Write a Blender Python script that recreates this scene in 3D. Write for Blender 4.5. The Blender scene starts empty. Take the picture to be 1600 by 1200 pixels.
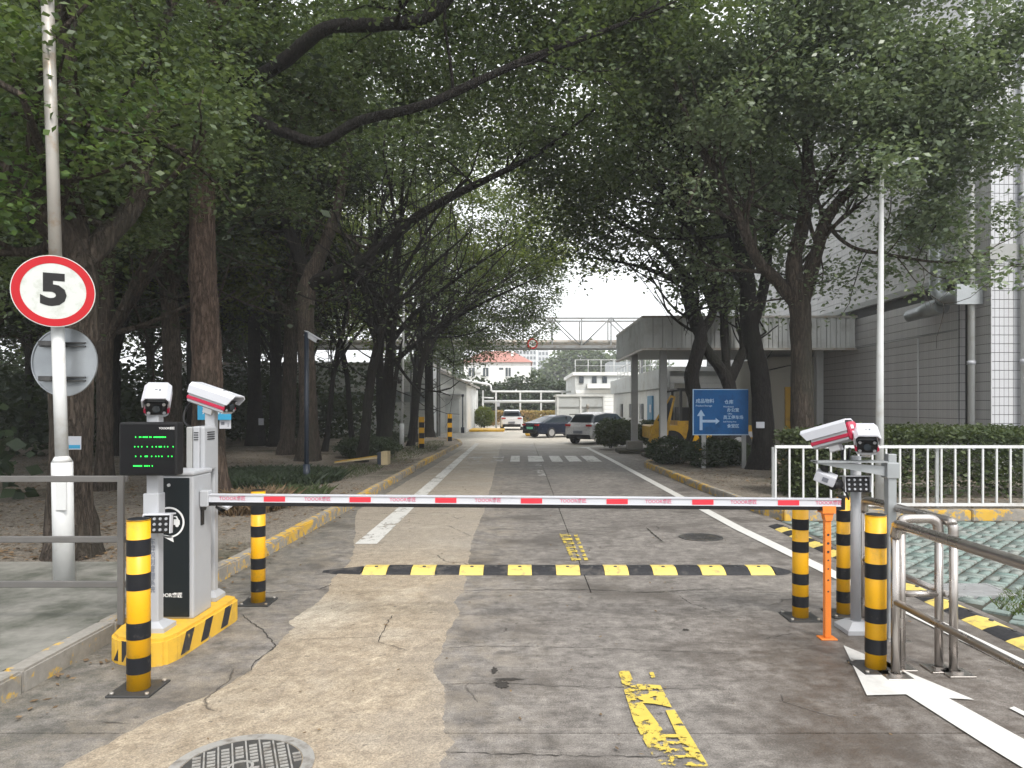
import bpy, bmesh, math, random
import numpy as np
from mathutils import Vector, Matrix, Euler
R = math.radians
S = bpy.context.scene
COL = S.collection

# ---------------------------------------------------------------- camera, sky, sun, exposure
FPX = 1110.0          # focal length in photo pixels (photo 1600 wide)
CAMH = 1.65
cam = bpy.data.cameras.new('camera'); camo = bpy.data.objects.new('camera', cam); COL.objects.link(camo)
camo.location = (0, 0, CAMH); camo.rotation_euler = (R(90), 0, 0)
cam.sensor_width = 36; cam.lens = 36 * FPX / 1600
cam.shift_x = -12 / 1600; cam.shift_y = 34 / 1600
cam.clip_end = 3000; cam.clip_start = 0.05
S.camera = camo
W = bpy.data.worlds.new("World"); S.world = W; W.use_nodes = True
wn = W.node_tree; wn.nodes.clear()
sky = wn.nodes.new('ShaderNodeTexSky'); sky.sky_type = 'NISHITA'; sky.sun_disc = False
SUN_EL, SUN_AZ = 48, 150       # azimuth clockwise from +Y (north): light comes from behind the camera on the right
sky.sun_elevation = R(SUN_EL); sky.sun_rotation = R(SUN_AZ)
sky.air_density = 1.0; sky.dust_density = 6.0; sky.ozone_density = 1.0
hs = wn.nodes.new('ShaderNodeHueSaturation'); hs.inputs['Saturation'].default_value = 0.16
bg = wn.nodes.new('ShaderNodeBackground'); bg.inputs['Strength'].default_value = 0.15
wo = wn.nodes.new('ShaderNodeOutputWorld')
cloud = wn.nodes.new('ShaderNodeMix'); cloud.data_type = 'RGBA'; cloud.inputs[0].default_value = 0.72; cloud.inputs[7].default_value = (7.6, 7.8, 8.0, 1)   # even white overcast
wn.links.new(sky.outputs[0], hs.inputs['Color']); wn.links.new(hs.outputs[0], cloud.inputs[6]); wn.links.new(cloud.outputs[2], bg.inputs[0]); wn.links.new(bg.outputs[0], wo.inputs[0])
sun = bpy.data.lights.new('sun', 'SUN'); sun.energy = 1.7; sun.angle = R(14); sun.color = (1.0, 0.95, 0.88)
suno = bpy.data.objects.new('sun', sun); COL.objects.link(suno)
sd = Vector((math.sin(R(SUN_AZ)) * math.cos(R(SUN_EL)), math.cos(R(SUN_AZ)) * math.cos(R(SUN_EL)), math.sin(R(SUN_EL))))
suno.rotation_euler = sd.to_track_quat('Z', 'Y').to_euler()
S.view_settings.view_transform = 'Standard'; S.view_settings.look = 'None'
S.view_settings.exposure = 0.8; S.view_settings.gamma = 1; S.view_settings.use_curve_mapping = False
S.render.engine = 'CYCLES'
cy = S.cycles
cy.use_denoising = True; cy.max_bounces = 8; cy.diffuse_bounces = 4; cy.glossy_bounces = 3
cy.transmission_bounces = 4; cy.transparent_max_bounces = 8; cy.volume_bounces = 1
cy.caustics_reflective = False; cy.caustics_refractive = False

# ---------------------------------------------------------------- measuring helpers
def G(px, py, z=0.0):                       # ground point seen at a photo pixel
    Y = FPX * (CAMH - z) / (py - 634); return Vector(((px - 812) * Y / FPX, Y, z))
def P(px, py, Y):                           # point at distance Y seen at a photo pixel
    return Vector(((px - 812) * Y / FPX, Y, CAMH - (py - 634) * Y / FPX))

# ---------------------------------------------------------------- materials
MATS = {}
def lin(c):
    return tuple(((x / 255) / 12.92 if x / 255 <= 0.04045 else ((x / 255 + 0.055) / 1.055) ** 2.4) for x in c)
class NT:
    def __init__(s, name):
        s.m = bpy.data.materials.new(name); s.m.use_nodes = True; s.t = s.m.node_tree; s.t.nodes.clear()
        s.out = s.t.nodes.new('ShaderNodeOutputMaterial'); s.b = s.t.nodes.new('ShaderNodeBsdfPrincipled')
        s.t.links.new(s.b.outputs[0], s.out.inputs[0])
        MATS[name] = s.m
    def n(s, kind, **kw):
        x = s.t.nodes.new(kind)
        for k, v in kw.items():
            if k in x.inputs.keys() if isinstance(k, str) else False: s.set(x.inputs[k], v)
            else: setattr(x, k, v)
        return x
    def set(s, inp, v):
        if isinstance(v, bpy.types.NodeSocket): s.t.links.new(v, inp)
        else:
            if hasattr(inp, 'default_value') and isinstance(v, (tuple, list)) and len(v) == 3 and inp.type == 'RGBA': v = (*v, 1)
            inp.default_value = v
    def pos(s, scale=(1, 1, 1), rot=(0, 0, 0), obj=False):
        src = s.t.nodes.new('ShaderNodeTexCoord').outputs['Object'] if obj else s.t.nodes.new('ShaderNodeNewGeometry').outputs['Position']
        mp = s.t.nodes.new('ShaderNodeMapping'); mp.inputs['Scale'].default_value = scale; mp.inputs['Rotation'].default_value = rot
        s.t.links.new(src, mp.inputs[0]); return mp.outputs[0]
    def aniso(s, ang, scale):
        a = s.pos((1, 1, 1), (0, 0, ang)); mp = s.t.nodes.new('ShaderNodeMapping'); mp.inputs['Scale'].default_value = scale; s.t.links.new(a, mp.inputs[0]); return mp.outputs[0]
    def noise(s, scale, vec=None, detail=4, rough=0.55, dist=0):
        x = s.t.nodes.new('ShaderNodeTexNoise'); x.inputs['Scale'].default_value = scale; x.inputs['Detail'].default_value = detail
        x.inputs['Roughness'].default_value = rough; x.inputs['Distortion'].default_value = dist
        s.t.links.new(vec if vec is not None else s.pos(), x.inputs['Vector']); return x.outputs[0]
    def noisec(s, scale, vec):
        x = s.t.nodes.new('ShaderNodeTexNoise'); x.inputs['Scale'].default_value = scale; x.inputs['Detail'].default_value = 6; s.t.links.new(vec, x.inputs['Vector']); return x.outputs[1]
    def ramp(s, f, a, b, lo=0.0, hi=1.0):
        x = s.t.nodes.new('ShaderNodeMapRange'); x.inputs['From Min'].default_value = a; x.inputs['From Max'].default_value = b
        x.inputs['To Min'].default_value = lo; x.inputs['To Max'].default_value = hi; x.clamp = True
        s.set(x.inputs['Value'], f); return x.outputs[0]
    def mix(s, f, a, b, mode='MIX'):
        x = s.t.nodes.new('ShaderNodeMix'); x.data_type = 'RGBA'; x.blend_type = mode
        s.set(x.inputs[0], f); s.set(x.inputs[6], a); s.set(x.inputs[7], b); return x.outputs[2]
    def math(s, op, a, b=0.0, c=0.0):
        x = s.t.nodes.new('ShaderNodeMath'); x.operation = op; s.set(x.inputs[0], a); s.set(x.inputs[1], b); s.set(x.inputs[2], c); return x.outputs[0]
    def bump(s, h, strength=0.3, dist=0.01):
        x = s.t.nodes.new('ShaderNodeBump'); x.inputs['Strength'].default_value = strength; x.inputs['Distance'].default_value = dist
        s.set(x.inputs['Height'], h); s.t.links.new(x.outputs[0], s.b.inputs['Normal'])
    def xyz(s):
        x = s.t.nodes.new('ShaderNodeSeparateXYZ'); s.t.links.new(s.t.nodes.new('ShaderNodeNewGeometry').outputs['Position'], x.inputs[0]); return x.outputs
    def fin(s, col=None, rough=None, metal=None, spec=None):
        if col is not None: s.set(s.b.inputs['Base Color'], col)
        if rough is not None: s.set(s.b.inputs['Roughness'], rough)
        if metal is not None: s.set(s.b.inputs['Metallic'], metal)
        if spec is not None: s.set(s.b.inputs['Specular IOR Level'], spec)
        return s.m
def M(name, c, rough=0.5, metal=0, var=0.15, scale=8, dirt=None, dscale=3, bump=0.0, bscale=60, obj=False, dlo=0.5, dhi=0.7):
    """painted / plain surface: colour, small variation, grime"""
    if name in MATS: return MATS[name]
    t = NT(name); p = t.pos(obj=obj)
    n = t.noise(scale, p)
    col = t.mix(n, tuple(x * (1 - var) for x in c), tuple(min(1, x * (1 + var)) for x in c))
    if dirt is not None:
        d = t.ramp(t.noise(dscale, p, 6, 0.65), dlo, dhi); col = t.mix(d, col, dirt)
    r = t.ramp(t.noise(scale * 1.7, p), 0.3, 0.7, max(0.03, rough - 0.08), min(1, rough + 0.08))
    if bump: t.bump(t.noise(bscale, p, 3), bump, 0.004)
    return t.fin(col, r, metal)

# ---------------------------------------------------------------- geometry helpers
def link(o, parent=None):
    COL.objects.link(o)
    if parent: o.parent = parent
    return o
def tag(o, label=None, cat=None, group=None, kind=None):
    if label: o['label'] = label
    if cat: o['category'] = cat
    if group: o['group'] = group
    if kind: o['kind'] = kind
    return o
def thing(name, label, cat, loc=(0, 0, 0), rz=0, group=None):
    o = bpy.data.objects.new(name, None); o.empty_display_size = 0.2; COL.objects.link(o)
    o.location = loc; o.rotation_euler = (0, 0, rz); return tag(o, label, cat, group)
class B:
    """collects shapes and links them as one mesh object; origin = the thing's location (shapes given in world coordinates)"""
    def __init__(s, origin=(0, 0, 0)): s.bm = bmesh.new(); s.o = Vector(origin)
    def box(s, c, size, rot=(0, 0, 0), bev=0.0, seg=1):
        r = bmesh.ops.create_cube(s.bm, size=1.0)
        vs = r['verts']
        for v in vs: v.co = Vector((v.co.x * size[0], v.co.y * size[1], v.co.z * size[2]))
        if bev > 0:
            es = list({e for v in vs for e in v.link_edges})
            rr = bmesh.ops.bevel(s.bm, geom=es, offset=bev, segments=seg, affect='EDGES', profile=0.6)
            seen = set(vs) & set(s.bm.verts); vs = list({v for f in rr['faces'] for v in f.verts} | {v for v in seen if v.is_valid})
        m = Euler(rot).to_matrix()
        c = Vector(c)
        for v in vs: v.co = m @ v.co + c
        return s
    def b2(s, a, b, bev=0.0, seg=1):        # box between two corners
        a = Vector(a); b = Vector(b)
        return s.box((a + b) / 2, [abs(x) for x in (b - a)], bev=bev, seg=seg)
    def cyl(s, p0, p1, r0, r1=None, seg=16, caps=True, smooth=True):
        p0 = Vector(p0); p1 = Vector(p1); r1 = r0 if r1 is None else r1
        d = p1 - p0; q = d.to_track_quat('Z', 'Y').to_matrix()
        a = [s.bm.verts.new(p0 + q @ Vector((r0 * math.cos(2 * math.pi * i / seg), r0 * math.sin(2 * math.pi * i / seg), 0))) for i in range(seg)]
        b = [s.bm.verts.new(p1 + q @ Vector((r1 * math.cos(2 * math.pi * i / seg), r1 * math.sin(2 * math.pi * i / seg), 0))) for i in range(seg)]
        for i in range(seg):
            f = s.bm.faces.new((a[i], a[(i + 1) % seg], b[(i + 1) % seg], b[i])); f.smooth = smooth
        if caps: s.bm.faces.new(a[::-1]); s.bm.faces.new(b)
        return s
    def tube(s, pts, r, seg=10, caps=True):
        pts = [Vector(p) for p in pts]; rs = r if isinstance(r, (list, tuple)) else [r] * len(pts)
        rings = []; q = None
        for i, p in enumerate(pts):
            d = (pts[min(i + 1, len(pts) - 1)] - pts[max(i - 1, 0)]).normalized()
            if q is None:
                up = Vector((0, 0, 1)) if abs(d.z) < 0.9 else Vector((0, 1, 0)); u = d.cross(up).normalized()
            else: u = (q - d * q.dot(d)).normalized()
            q = u; w = d.cross(u)
            rings.append([s.bm.verts.new(p + (u * math.cos(2 * math.pi * k / seg) + w * math.sin(2 * math.pi * k / seg)) * rs[i]) for k in range(seg)])
        for a, b in zip(rings, rings[1:]):
            for k in range(seg):
                f = s.bm.faces.new((a[k], a[(k + 1) % seg], b[(k + 1) % seg], b[k])); f.smooth = True
        if caps: s.bm.faces.new(rings[0][::-1]); s.bm.faces.new(rings[-1])
        return s
    def prism(s, poly, lo, hi, axis='z', bev=0.0):
        """poly: 2-D points; extruded along the axis from lo to hi (x: (y,z); y: (x,z); z: (x,y))"""
        f = {'z': lambda a, b, h: Vector((a, b, h)), 'y': lambda a, b, h: Vector((a, h, b)), 'x': lambda a, b, h: Vector((h, a, b))}[axis]
        v0 = [s.bm.verts.new(f(a, b, lo)) for a, b in poly]; v1 = [s.bm.verts.new(f(a, b, hi)) for a, b in poly]
        n = len(poly); fs = [s.bm.faces.new(v0), s.bm.faces.new(v1[::-1])]
        for i in range(n): fs.append(s.bm.faces.new((v0[i], v1[i], v1[(i + 1) % n], v0[(i + 1) % n])))
        if bev: bmesh.ops.bevel(s.bm, geom=list({e for x in fs for e in x.edges}), offset=bev, segments=2, affect='EDGES')
        return s
    def loft(s, loops, caps=True, smooth=False):
        vs = [[s.bm.verts.new(Vector(p)) for p in L] for L in loops]; n = len(loops[0])
        for a, b in zip(vs, vs[1:]):
            for i in range(n):
                f = s.bm.faces.new((a[i], a[(i + 1) % n], b[(i + 1) % n], b[i])); f.smooth = smooth
        if caps: s.bm.faces.new(vs[0][::-1]); s.bm.faces.new(vs[-1])
        return s
    def poly(s, pts): s.bm.faces.new([s.bm.verts.new(Vector(p)) for p in pts]); return s
    def ring(s, c, r0, r1, z0, z1, seg=40, a0=0, a1=2 * math.pi, normal=None):
        c = Vector(c); q = Vector(normal).to_track_quat('Z', 'Y').to_matrix() if normal is not None else Matrix.Identity(3)
        full = abs(a1 - a0 - 2 * math.pi) < 1e-6; n = seg if full else seg + 1
        L = []
        for i in range(n):
            t = a0 + (a1 - a0) * i / seg
            L.append([s.bm.verts.new(c + q @ Vector((r * math.cos(t), r * math.sin(t), z))) for r, z in ((r0, z0), (r1, z0), (r1, z1), (r0, z1))])
        for i in range(seg):
            a, b = L[i], L[(i + 1) % n]
            for k in range(4): s.bm.faces.new((a[k], b[k], b[(k + 1) % 4], a[(k + 1) % 4]))
        if not full: s.bm.faces.new(L[0]); s.bm.faces.new(L[-1][::-1])
        return s
    def build(s, name, mat, parent=None, label=None, **kw):
        bmesh.ops.recalc_face_normals(s.bm, faces=s.bm.faces)
        if s.o.length: bmesh.ops.translate(s.bm, vec=-s.o, verts=s.bm.verts)
        me = bpy.data.meshes.new(name); s.bm.to_mesh(me); s.bm.free()
        if mat: me.materials.append(MATS[mat] if isinstance(mat, str) else mat)
        o = bpy.data.objects.new(name, me)
        if parent is None: o.location = s.o
        link(o, parent); return tag(o, label, **kw)
def np_mesh(name, V, F4, mat, parent=None, loc=(0, 0, 0), smooth=False, **kw):
    V = np.asarray(V, dtype=np.float32); F4 = np.asarray(F4, dtype=np.int32)
    k = F4.shape[1]
    me = bpy.data.meshes.new(name); me.vertices.add(len(V)); me.vertices.foreach_set('co', V.ravel())
    me.loops.add(F4.size); me.loops.foreach_set('vertex_index', F4.ravel())
    me.polygons.add(len(F4)); me.polygons.foreach_set('loop_start', np.arange(len(F4), dtype=np.int32) * k)
    me.polygons.foreach_set('loop_total', np.full(len(F4), k, dtype=np.int32))
    if smooth: me.polygons.foreach_set('use_smooth', np.ones(len(F4), dtype=bool))
    me.materials.append(MATS[mat]); me.update(calc_edges=True)
    o = bpy.data.objects.new(name, me); o.location = loc; link(o, parent); return tag(o, **kw)
def copy_tree(o, parent=None):
    c = o.copy(); COL.objects.link(c); c.parent = parent
    for ch in o.children: copy_tree(ch, c)
    return c
def text(body, size, loc, rot, mat, parent, name='lettering', bold=0.0, depth=0.0008, align='CENTER', sx=1.0, origin=(0, 0, 0), spacing=1.0, label=None):
    cu = bpy.data.curves.new(name, 'FONT'); cu.body = body; cu.size = size; cu.extrude = depth; cu.offset = bold
    cu.align_x = align; cu.align_y = 'CENTER'; cu.space_character = spacing; cu.resolution_u = 3
    t = bpy.data.objects.new(name, cu); COL.objects.link(t); bpy.context.view_layer.update()
    me = bpy.data.meshes.new_from_object(t.evaluated_get(bpy.context.evaluated_depsgraph_get()))
    bpy.data.objects.remove(t)
    m = Matrix.Translation(Vector(loc) - Vector(origin)) @ Euler(rot).to_matrix().to_4x4() @ Matrix.Diagonal((sx, 1, 1, 1))
    me.transform(m); me.materials.clear(); me.materials.append(MATS[mat])
    o = bpy.data.objects.new(name, me); link(o, parent); return tag(o, label)

# ---------------------------------------------------------------- surface materials
GREY = (0.2, 0.19, 0.18)
M('white_paint', (0.58, 0.59, 0.59), 0.45, var=0.05, dirt=(0.40, 0.37, 0.32), dlo=0.55, dhi=0.8)
M('silver_paint', (0.37, 0.38, 0.40), 0.42, var=0.05, dirt=(0.36, 0.36, 0.36), dlo=0.55, dhi=0.8)
M('white_plastic', (0.52, 0.53, 0.57), 0.35, var=0.03, dirt=(0.5, 0.5, 0.5), dlo=0.6, dhi=0.8)
M('charcoal_panel', (0.012, 0.016, 0.018), 0.4, var=0.1)
M('black_plastic', (0.014, 0.014, 0.015), 0.4, var=0.2)
M('screen_black', (0.004, 0.004, 0.005), 0.5)
M('rubber', (0.016, 0.016, 0.019), 0.7, var=0.35, scale=20, dirt=(0.10, 0.09, 0.08), dscale=6, dlo=0.52, dhi=0.75, bump=0.3)
M('bump_yellow', (0.66, 0.51, 0.13), 0.55, var=0.1, scale=20, dirt=(0.30, 0.25, 0.12), dscale=14, dlo=0.5, dhi=0.72)
M('bollard_yellow', (0.72, 0.37, 0.003), 0.42, var=0.06, dirt=(0.36, 0.22, 0.03), dscale=9, dlo=0.54, dhi=0.8)
M('bollard_black', (0.012, 0.013, 0.016), 0.4, var=0.3, dirt=(0.07, 0.065, 0.06), dscale=20, dlo=0.6, dhi=0.8)
M('crimson', (0.38, 0.006, 0.04), 0.35, var=0.08)
M('red_reflector', (0.72, 0.03, 0.05), 0.4, var=0.06)
M('sign_red', (0.40, 0.010, 0.016), 0.45, var=0.1)
M('sign_white', (0.50, 0.52, 0.50), 0.5, var=0.05, dirt=(0.34, 0.36, 0.31), dscale=10, dlo=0.5, dhi=0.75)
M('sign_back', (0.30, 0.32, 0.34), 0.38, metal=0.5, var=0.15)
M('galvanised', (0.38, 0.36, 0.33), 0.42, metal=0.35, var=0.2, scale=4, dirt=(0.30, 0.22, 0.14), dscale=5)
M('bar_grey', (0.13, 0.125, 0.12), 0.4, metal=0.2, var=0.15)
M('orange_paint', (0.75, 0.21, 0.03), 0.45, var=0.08, dirt=(0.35, 0.13, 0.04), dscale=12, dlo=0.6, dhi=0.8)
M('stainless', (0.42, 0.39, 0.365), 0.3, metal=0.9, var=0.12, scale=5, dirt=(0.26, 0.22, 0.2), dscale=3, dlo=0.6, dhi=0.85)
M('steel_dark', (0.05, 0.05, 0.05), 0.5, metal=0.3)
M('cast_iron', (0.085, 0.083, 0.08), 0.5, metal=0.5, var=0.3, scale=12, dirt=(0.16, 0.14, 0.11), dscale=8)
M('iron_rim', (0.36, 0.35, 0.33), 0.5, metal=0.3, var=0.25, scale=9, dirt=(0.15, 0.13, 0.11), dscale=9)
M('alu', (0.55, 0.55, 0.56), 0.35, metal=0.6, var=0.08)
M('lettering_white', (0.8, 0.8, 0.8), 0.5, var=0.02)
M('lettering_black', (0.015, 0.015, 0.015), 0.5)
M('lettering_pink', (0.55, 0.14, 0.22), 0.5)
M('lettering_grey', (0.16, 0.17, 0.2), 0.5)
M('lettering_blue', (0.32, 0.45, 0.62), 0.5)
M('sign_blue', (0.003, 0.085, 0.26), 0.5, var=0.18, scale=3, dirt=(0.004, 0.05, 0.15), dscale=2)
M('tree_sign_blue', (0.03, 0.30, 0.52), 0.4, var=0.05)
M('navy_post', (0.012, 0.02, 0.035), 0.45)
M('canopy_metal', (0.52, 0.535, 0.53), 0.5, var=0.12, scale=2, dirt=(0.34, 0.34, 0.32), dscale=1.2)
M('canopy_column', (0.30, 0.305, 0.30), 0.5, var=0.1)
M('duct', (0.33, 0.35, 0.36), 0.4, metal=0.5, var=0.15)
M('white_wall', (0.72, 0.73, 0.72), 0.6, var=0.05, scale=1.2, dirt=(0.5, 0.5, 0.47), dscale=1.0, dlo=0.5, dhi=0.8)
M('pale_grey_wall', (0.52, 0.54, 0.54), 0.6, var=0.06, scale=1.2, dirt=(0.4, 0.4, 0.38), dscale=1.0)
M('beige_wall', (0.42, 0.40, 0.34), 0.65, var=0.08, scale=1)
M('blue_door', (0.05, 0.22, 0.38), 0.5)
M('window_dark', (0.05, 0.06, 0.07), 0.12, var=0.2)
M('roof_red', (0.34, 0.15, 0.12), 0.7, var=0.15, scale=1, bump=0.3, bscale=8)
M('tower_grey', (0.42, 0.43, 0.45), 0.7, var=0.08, scale=0.2)
M('bridge_steel', (0.27, 0.28, 0.285), 0.5, metal=0.1, var=0.15, scale=2, dirt=(0.16, 0.14, 0.12), dscale=2)
M('car_dark', (0.012, 0.018, 0.038), 0.22, metal=0.3, var=0.05)
M('car_silver', (0.5, 0.5, 0.51), 0.3, metal=0.1, var=0.04)
M('car_white', (0.62, 0.63, 0.65), 0.25, var=0.04)
M('car_glass', (0.03, 0.04, 0.05), 0.06, var=0.1)
M('tail_red', (0.35, 0.01, 0.01), 0.25)
M('plate_green', (0.15, 0.55, 0.35), 0.4)
M('machine_yellow', (0.62, 0.36, 0.02), 0.45, dirt=(0.25, 0.14, 0.03), dscale=4, dlo=0.5, dhi=0.75)
M('wood_plank', (0.48, 0.38, 0.22), 0.7, var=0.2)
M('dark_soil', (0.045, 0.042, 0.03), 0.9, var=0.3, scale=6, bump=0.6, bscale=30)
M('kerb_edge', (0.20, 0.19, 0.17), 0.8, var=0.2, scale=10)
M('lens_glass', (0.35, 0.36, 0.38), 0.1, metal=0.4)
M('path_grey', (0.19, 0.185, 0.165), 0.85, var=0.4, scale=9, dirt=(0.075, 0.078, 0.062), dscale=1.8, dlo=0.44, dhi=0.62, bump=0.5, bscale=90)
def emis(name, c, st):
    t = NT(name); t.fin(c, 0.4); t.set(t.b.inputs['Emission Color'], c); t.b.inputs['Emission Strength'].default_value = st
for k_ in ('sign_blue', 'lettering_black', 'sign_red', 'screen_black', 'black_plastic', 'charcoal_panel', 'bollard_black'):
    [n for n in MATS[k_].node_tree.nodes if n.type == 'BSDF_PRINCIPLED'][0].inputs['Specular IOR Level'].default_value = 0.2
emis('led_green', (0.02, 0.9, 0.08), 1.2)

# worn yellow paint over concrete: kerbs, islands
def worn(name, paint, under, lo, hi, sc=7):
    t = NT(name); p = t.pos()
    base = t.mix(t.noise(30, p), tuple(x * 0.7 for x in under), tuple(x * 1.25 for x in under))
    pc = t.mix(t.noise(12, p), tuple(x * 0.8 for x in paint), paint)
    n = t.math('ADD', t.noise(sc, p, 8, 0.7), t.math('MULTIPLY', t.noise(1.3, t.pos((1, 0.35, 1)), 3), 0.45))
    f = t.ramp(n, lo, hi)
    c = t.mix(f, pc, base); gr = t.ramp(t.noise(3.5, p, 7, 0.7), 0.5, 0.75, 0, 0.6)
    c = t.mix(gr, c, (0.10, 0.085, 0.06))
    t.bump(t.noise(80, p, 3), 0.5, 0.004); t.fin(c, 0.75)
worn('kerb_yellow', (0.62, 0.38, 0.05), (0.27, 0.25, 0.22), 0.66, 0.72)
worn('kerb_worn', (0.60, 0.38, 0.06), (0.26, 0.245, 0.22), 0.56, 0.62, 5)
worn('island_yellow', (0.72, 0.43, 0.04), (0.30, 0.26, 0.2), 0.86, 0.92, 9)
worn('island_black', (0.02, 0.02, 0.024), (0.5, 0.33, 0.06), 0.84, 0.9, 14)

# painted marks on the road with holes worn through
def roadpaint(name, c, lo, hi, sc=9, aniso=(1, 1, 1)):
    t = NT(name); p = t.pos()
    n = t.math('ADD', t.noise(sc, t.pos(aniso), 9, 0.75), t.math('MULTIPLY', t.noise(1.7, p, 3), 0.5))
    keep = t.ramp(n, lo, hi)
    tr = t.t.nodes.new('ShaderNodeBsdfTransparent'); mx = t.t.nodes.new('ShaderNodeMixShader')
    col = t.mix(t.noise(20, p, 6), tuple(x * 0.7 for x in c), c)
    t.fin(col, 0.7)
    t.t.links.new(keep, mx.inputs[0]); t.t.links.new(t.b.outputs[0], mx.inputs[1]); t.t.links.new(tr.outputs[0], mx.inputs[2])
    t.t.links.new(mx.outputs[0], t.out.inputs[0])
roadpaint('line_white', (0.62, 0.61, 0.58), 0.80, 0.88)
roadpaint('line_white_solid', (0.66, 0.65, 0.62), 0.95, 1.05)
roadpaint('line_white_worn', (0.58, 0.56, 0.53), 0.68, 0.80)
roadpaint('line_yellow_worn', (0.62, 0.47, 0.08), 0.75, 0.78, 16)

# road concrete: dark slabs with a paler repaired strip, stains, scratches
def road_mat(name, patch):
    t = NT(name); p = t.pos(); X, Y, Z = t.xyz()
    fine = t.noise(120, p, 3, 0.7); mid = t.noise(9, p, 8, 0.7); big = t.noise(0.9, p, 5, 0.6)
    streak = t.noise(6, t.pos((0.5, 6, 1)), 6, 0.7)
    scratch = t.noise(5, t.aniso(0.55, (6, 0.8, 1)), 7, 0.75)
    dark = t.mix(t.ramp(mid, 0.34, 0.66), (0.095, 0.085, 0.077), (0.235, 0.215, 0.196))
    dark = t.mix(t.ramp(streak, 0.5, 0.72, 0, 0.5), dark, (0.31, 0.285, 0.255))
    dark = t.mix(t.ramp(t.noise(3.2, p, 9, 0.8), 0.52, 0.66, 0, 0.6), dark, (0.32, 0.295, 0.265))
    dark = t.mix(t.ramp(t.noise(22, p, 4, 0.8), 0.56, 0.68, 0, 0.5), dark, (0.06, 0.053, 0.047))
    dark = t.mix(t.ramp(t.noise(2.3, t.pos((1, 1.6, 1)), 8, 0.72, 0.6), 0.52, 0.60, 0, 0.5), dark, (0.065, 0.057, 0.05))
    dark = t.mix(t.ramp(big, 0.50, 0.64, 0, 0.75), dark, (0.07, 0.06, 0.052))
    pale = t.mix(t.ramp(mid, 0.34, 0.68), (0.235, 0.185, 0.13), (0.50, 0.42, 0.31))
    blob = t.ramp(t.math('POWER', t.math('ADD', t.math('POWER', t.math('MULTIPLY', t.math('ADD', X, 1.72), 1.6), 2.0), t.math('POWER', t.math('MULTIPLY', t.math('ADD', Y, -5.6), 1.3), 2.0)), 0.5), 0.1, 0.9, 0.75, 0)
    pale = t.mix(t.math('MULTIPLY', blob, t.ramp(mid, 0.3, 0.6, 0.4, 1)), pale, (0.68, 0.63, 0.53))
    pale = t.mix(t.ramp(scratch, 0.36, 0.62, 0, 0.55), pale, (0.22, 0.18, 0.135))
    pale = t.mix(t.ramp(t.noise(26, p, 4, 0.8), 0.54, 0.66, 0, 0.5), pale, (0.16, 0.13, 0.10))
    pale = t.mix(t.ramp(t.noise(3.0, p, 9, 0.8), 0.52, 0.68, 0, 0.45), pale, (0.27, 0.235, 0.195))
    pale = t.mix(t.ramp(t.noise(1.6, p, 4), 0.56, 0.7, 0, 0.35), pale, (0.60, 0.54, 0.44))
    pale = t.mix(t.ramp(t.noise(0.7, t.pos((1, 0.7, 1), (0, 0, 0.4)), 4), 0.5, 0.7, 0, 0.45), pale, (0.20, 0.17, 0.13))
    near = t.math('MULTIPLY', t.ramp(t.math('ADD', X, t.math('MULTIPLY', big, 0.8)), -0.1, 0.75, 1, 0), t.ramp(t.noise(3.4, p, 9, 0.8), 0.44, 0.62))
    dark = t.mix(t.math('MULTIPLY', near, 0.55), dark, (0.31, 0.265, 0.205))
    pale = t.mix(t.ramp(t.math('ADD', t.math('MULTIPLY', X, 0.35), t.noise(1.1, p, 7, 0.7)), 0.16, 0.42, 0, 0.6), pale, (0.235, 0.205, 0.17))
    # left edge of the pale strip, with a ragged border where it was poured
    e = t.math('MULTIPLY', t.math('SUBTRACT', t.noise(2.2, p, 8, 0.6), 0.5), 0.42)
    e2 = t.math('MULTIPLY', t.math('SUBTRACT', t.noise(2.6, t.pos((1, 1, 1), (0, 0, 1)), 8, 0.65), 0.5), 0.3)
    lx = t.math('ADD', X, e); rx = t.math('ADD', X, e2)
    mL = t.ramp(lx, -1.92, -1.86); 
    yr = t.ramp(Y, 3.2, 6.5, -0.36, -0.60); yr2 = t.ramp(Y, 6.5, 12, 0, -0.17)
    mR = t.ramp(t.math('SUBTRACT', rx, t.math('ADD', yr, yr2)), 0.0, 0.045, 1, 0)
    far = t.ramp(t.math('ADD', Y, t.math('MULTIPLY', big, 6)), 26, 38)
    m = t.math('MULTIPLY', 1.0, 1.0 if patch else 0.0)
    c = pale if patch else dark
    c = t.mix(t.math('MULTIPLY', m, t.ramp(Y, 7.2, 8.6, 0, 0.55)), c, t.mix(mid, (0.20, 0.18, 0.155), (0.34, 0.31, 0.27)))
    # yard concrete paler beyond the trees; sunlit brightness painted into the colour
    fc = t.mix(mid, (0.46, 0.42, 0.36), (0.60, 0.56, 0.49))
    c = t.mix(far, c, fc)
    # darker strip along the left kerb
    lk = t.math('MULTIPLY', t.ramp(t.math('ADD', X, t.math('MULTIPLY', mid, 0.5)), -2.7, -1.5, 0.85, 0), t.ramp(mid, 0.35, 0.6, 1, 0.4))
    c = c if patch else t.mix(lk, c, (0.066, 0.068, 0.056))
    # damp brown patch on the right
    wx = t.ramp(t.math('ADD', X, t.math('MULTIPLY', big, 1.2)), 1.6, 2.3); wy = t.ramp(t.math('ADD', Y, t.math('MULTIPLY', big, 1.5)), 5.6, 6.6, 1, 0)
    wet = t.math('MULTIPLY', t.math('MULTIPLY', wx, wy), t.ramp(mid, 0.25, 0.6, 1, 0.3))
    c = t.mix(t.math('MULTIPLY', wet, 0.7), c, (0.07, 0.05, 0.035))
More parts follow.
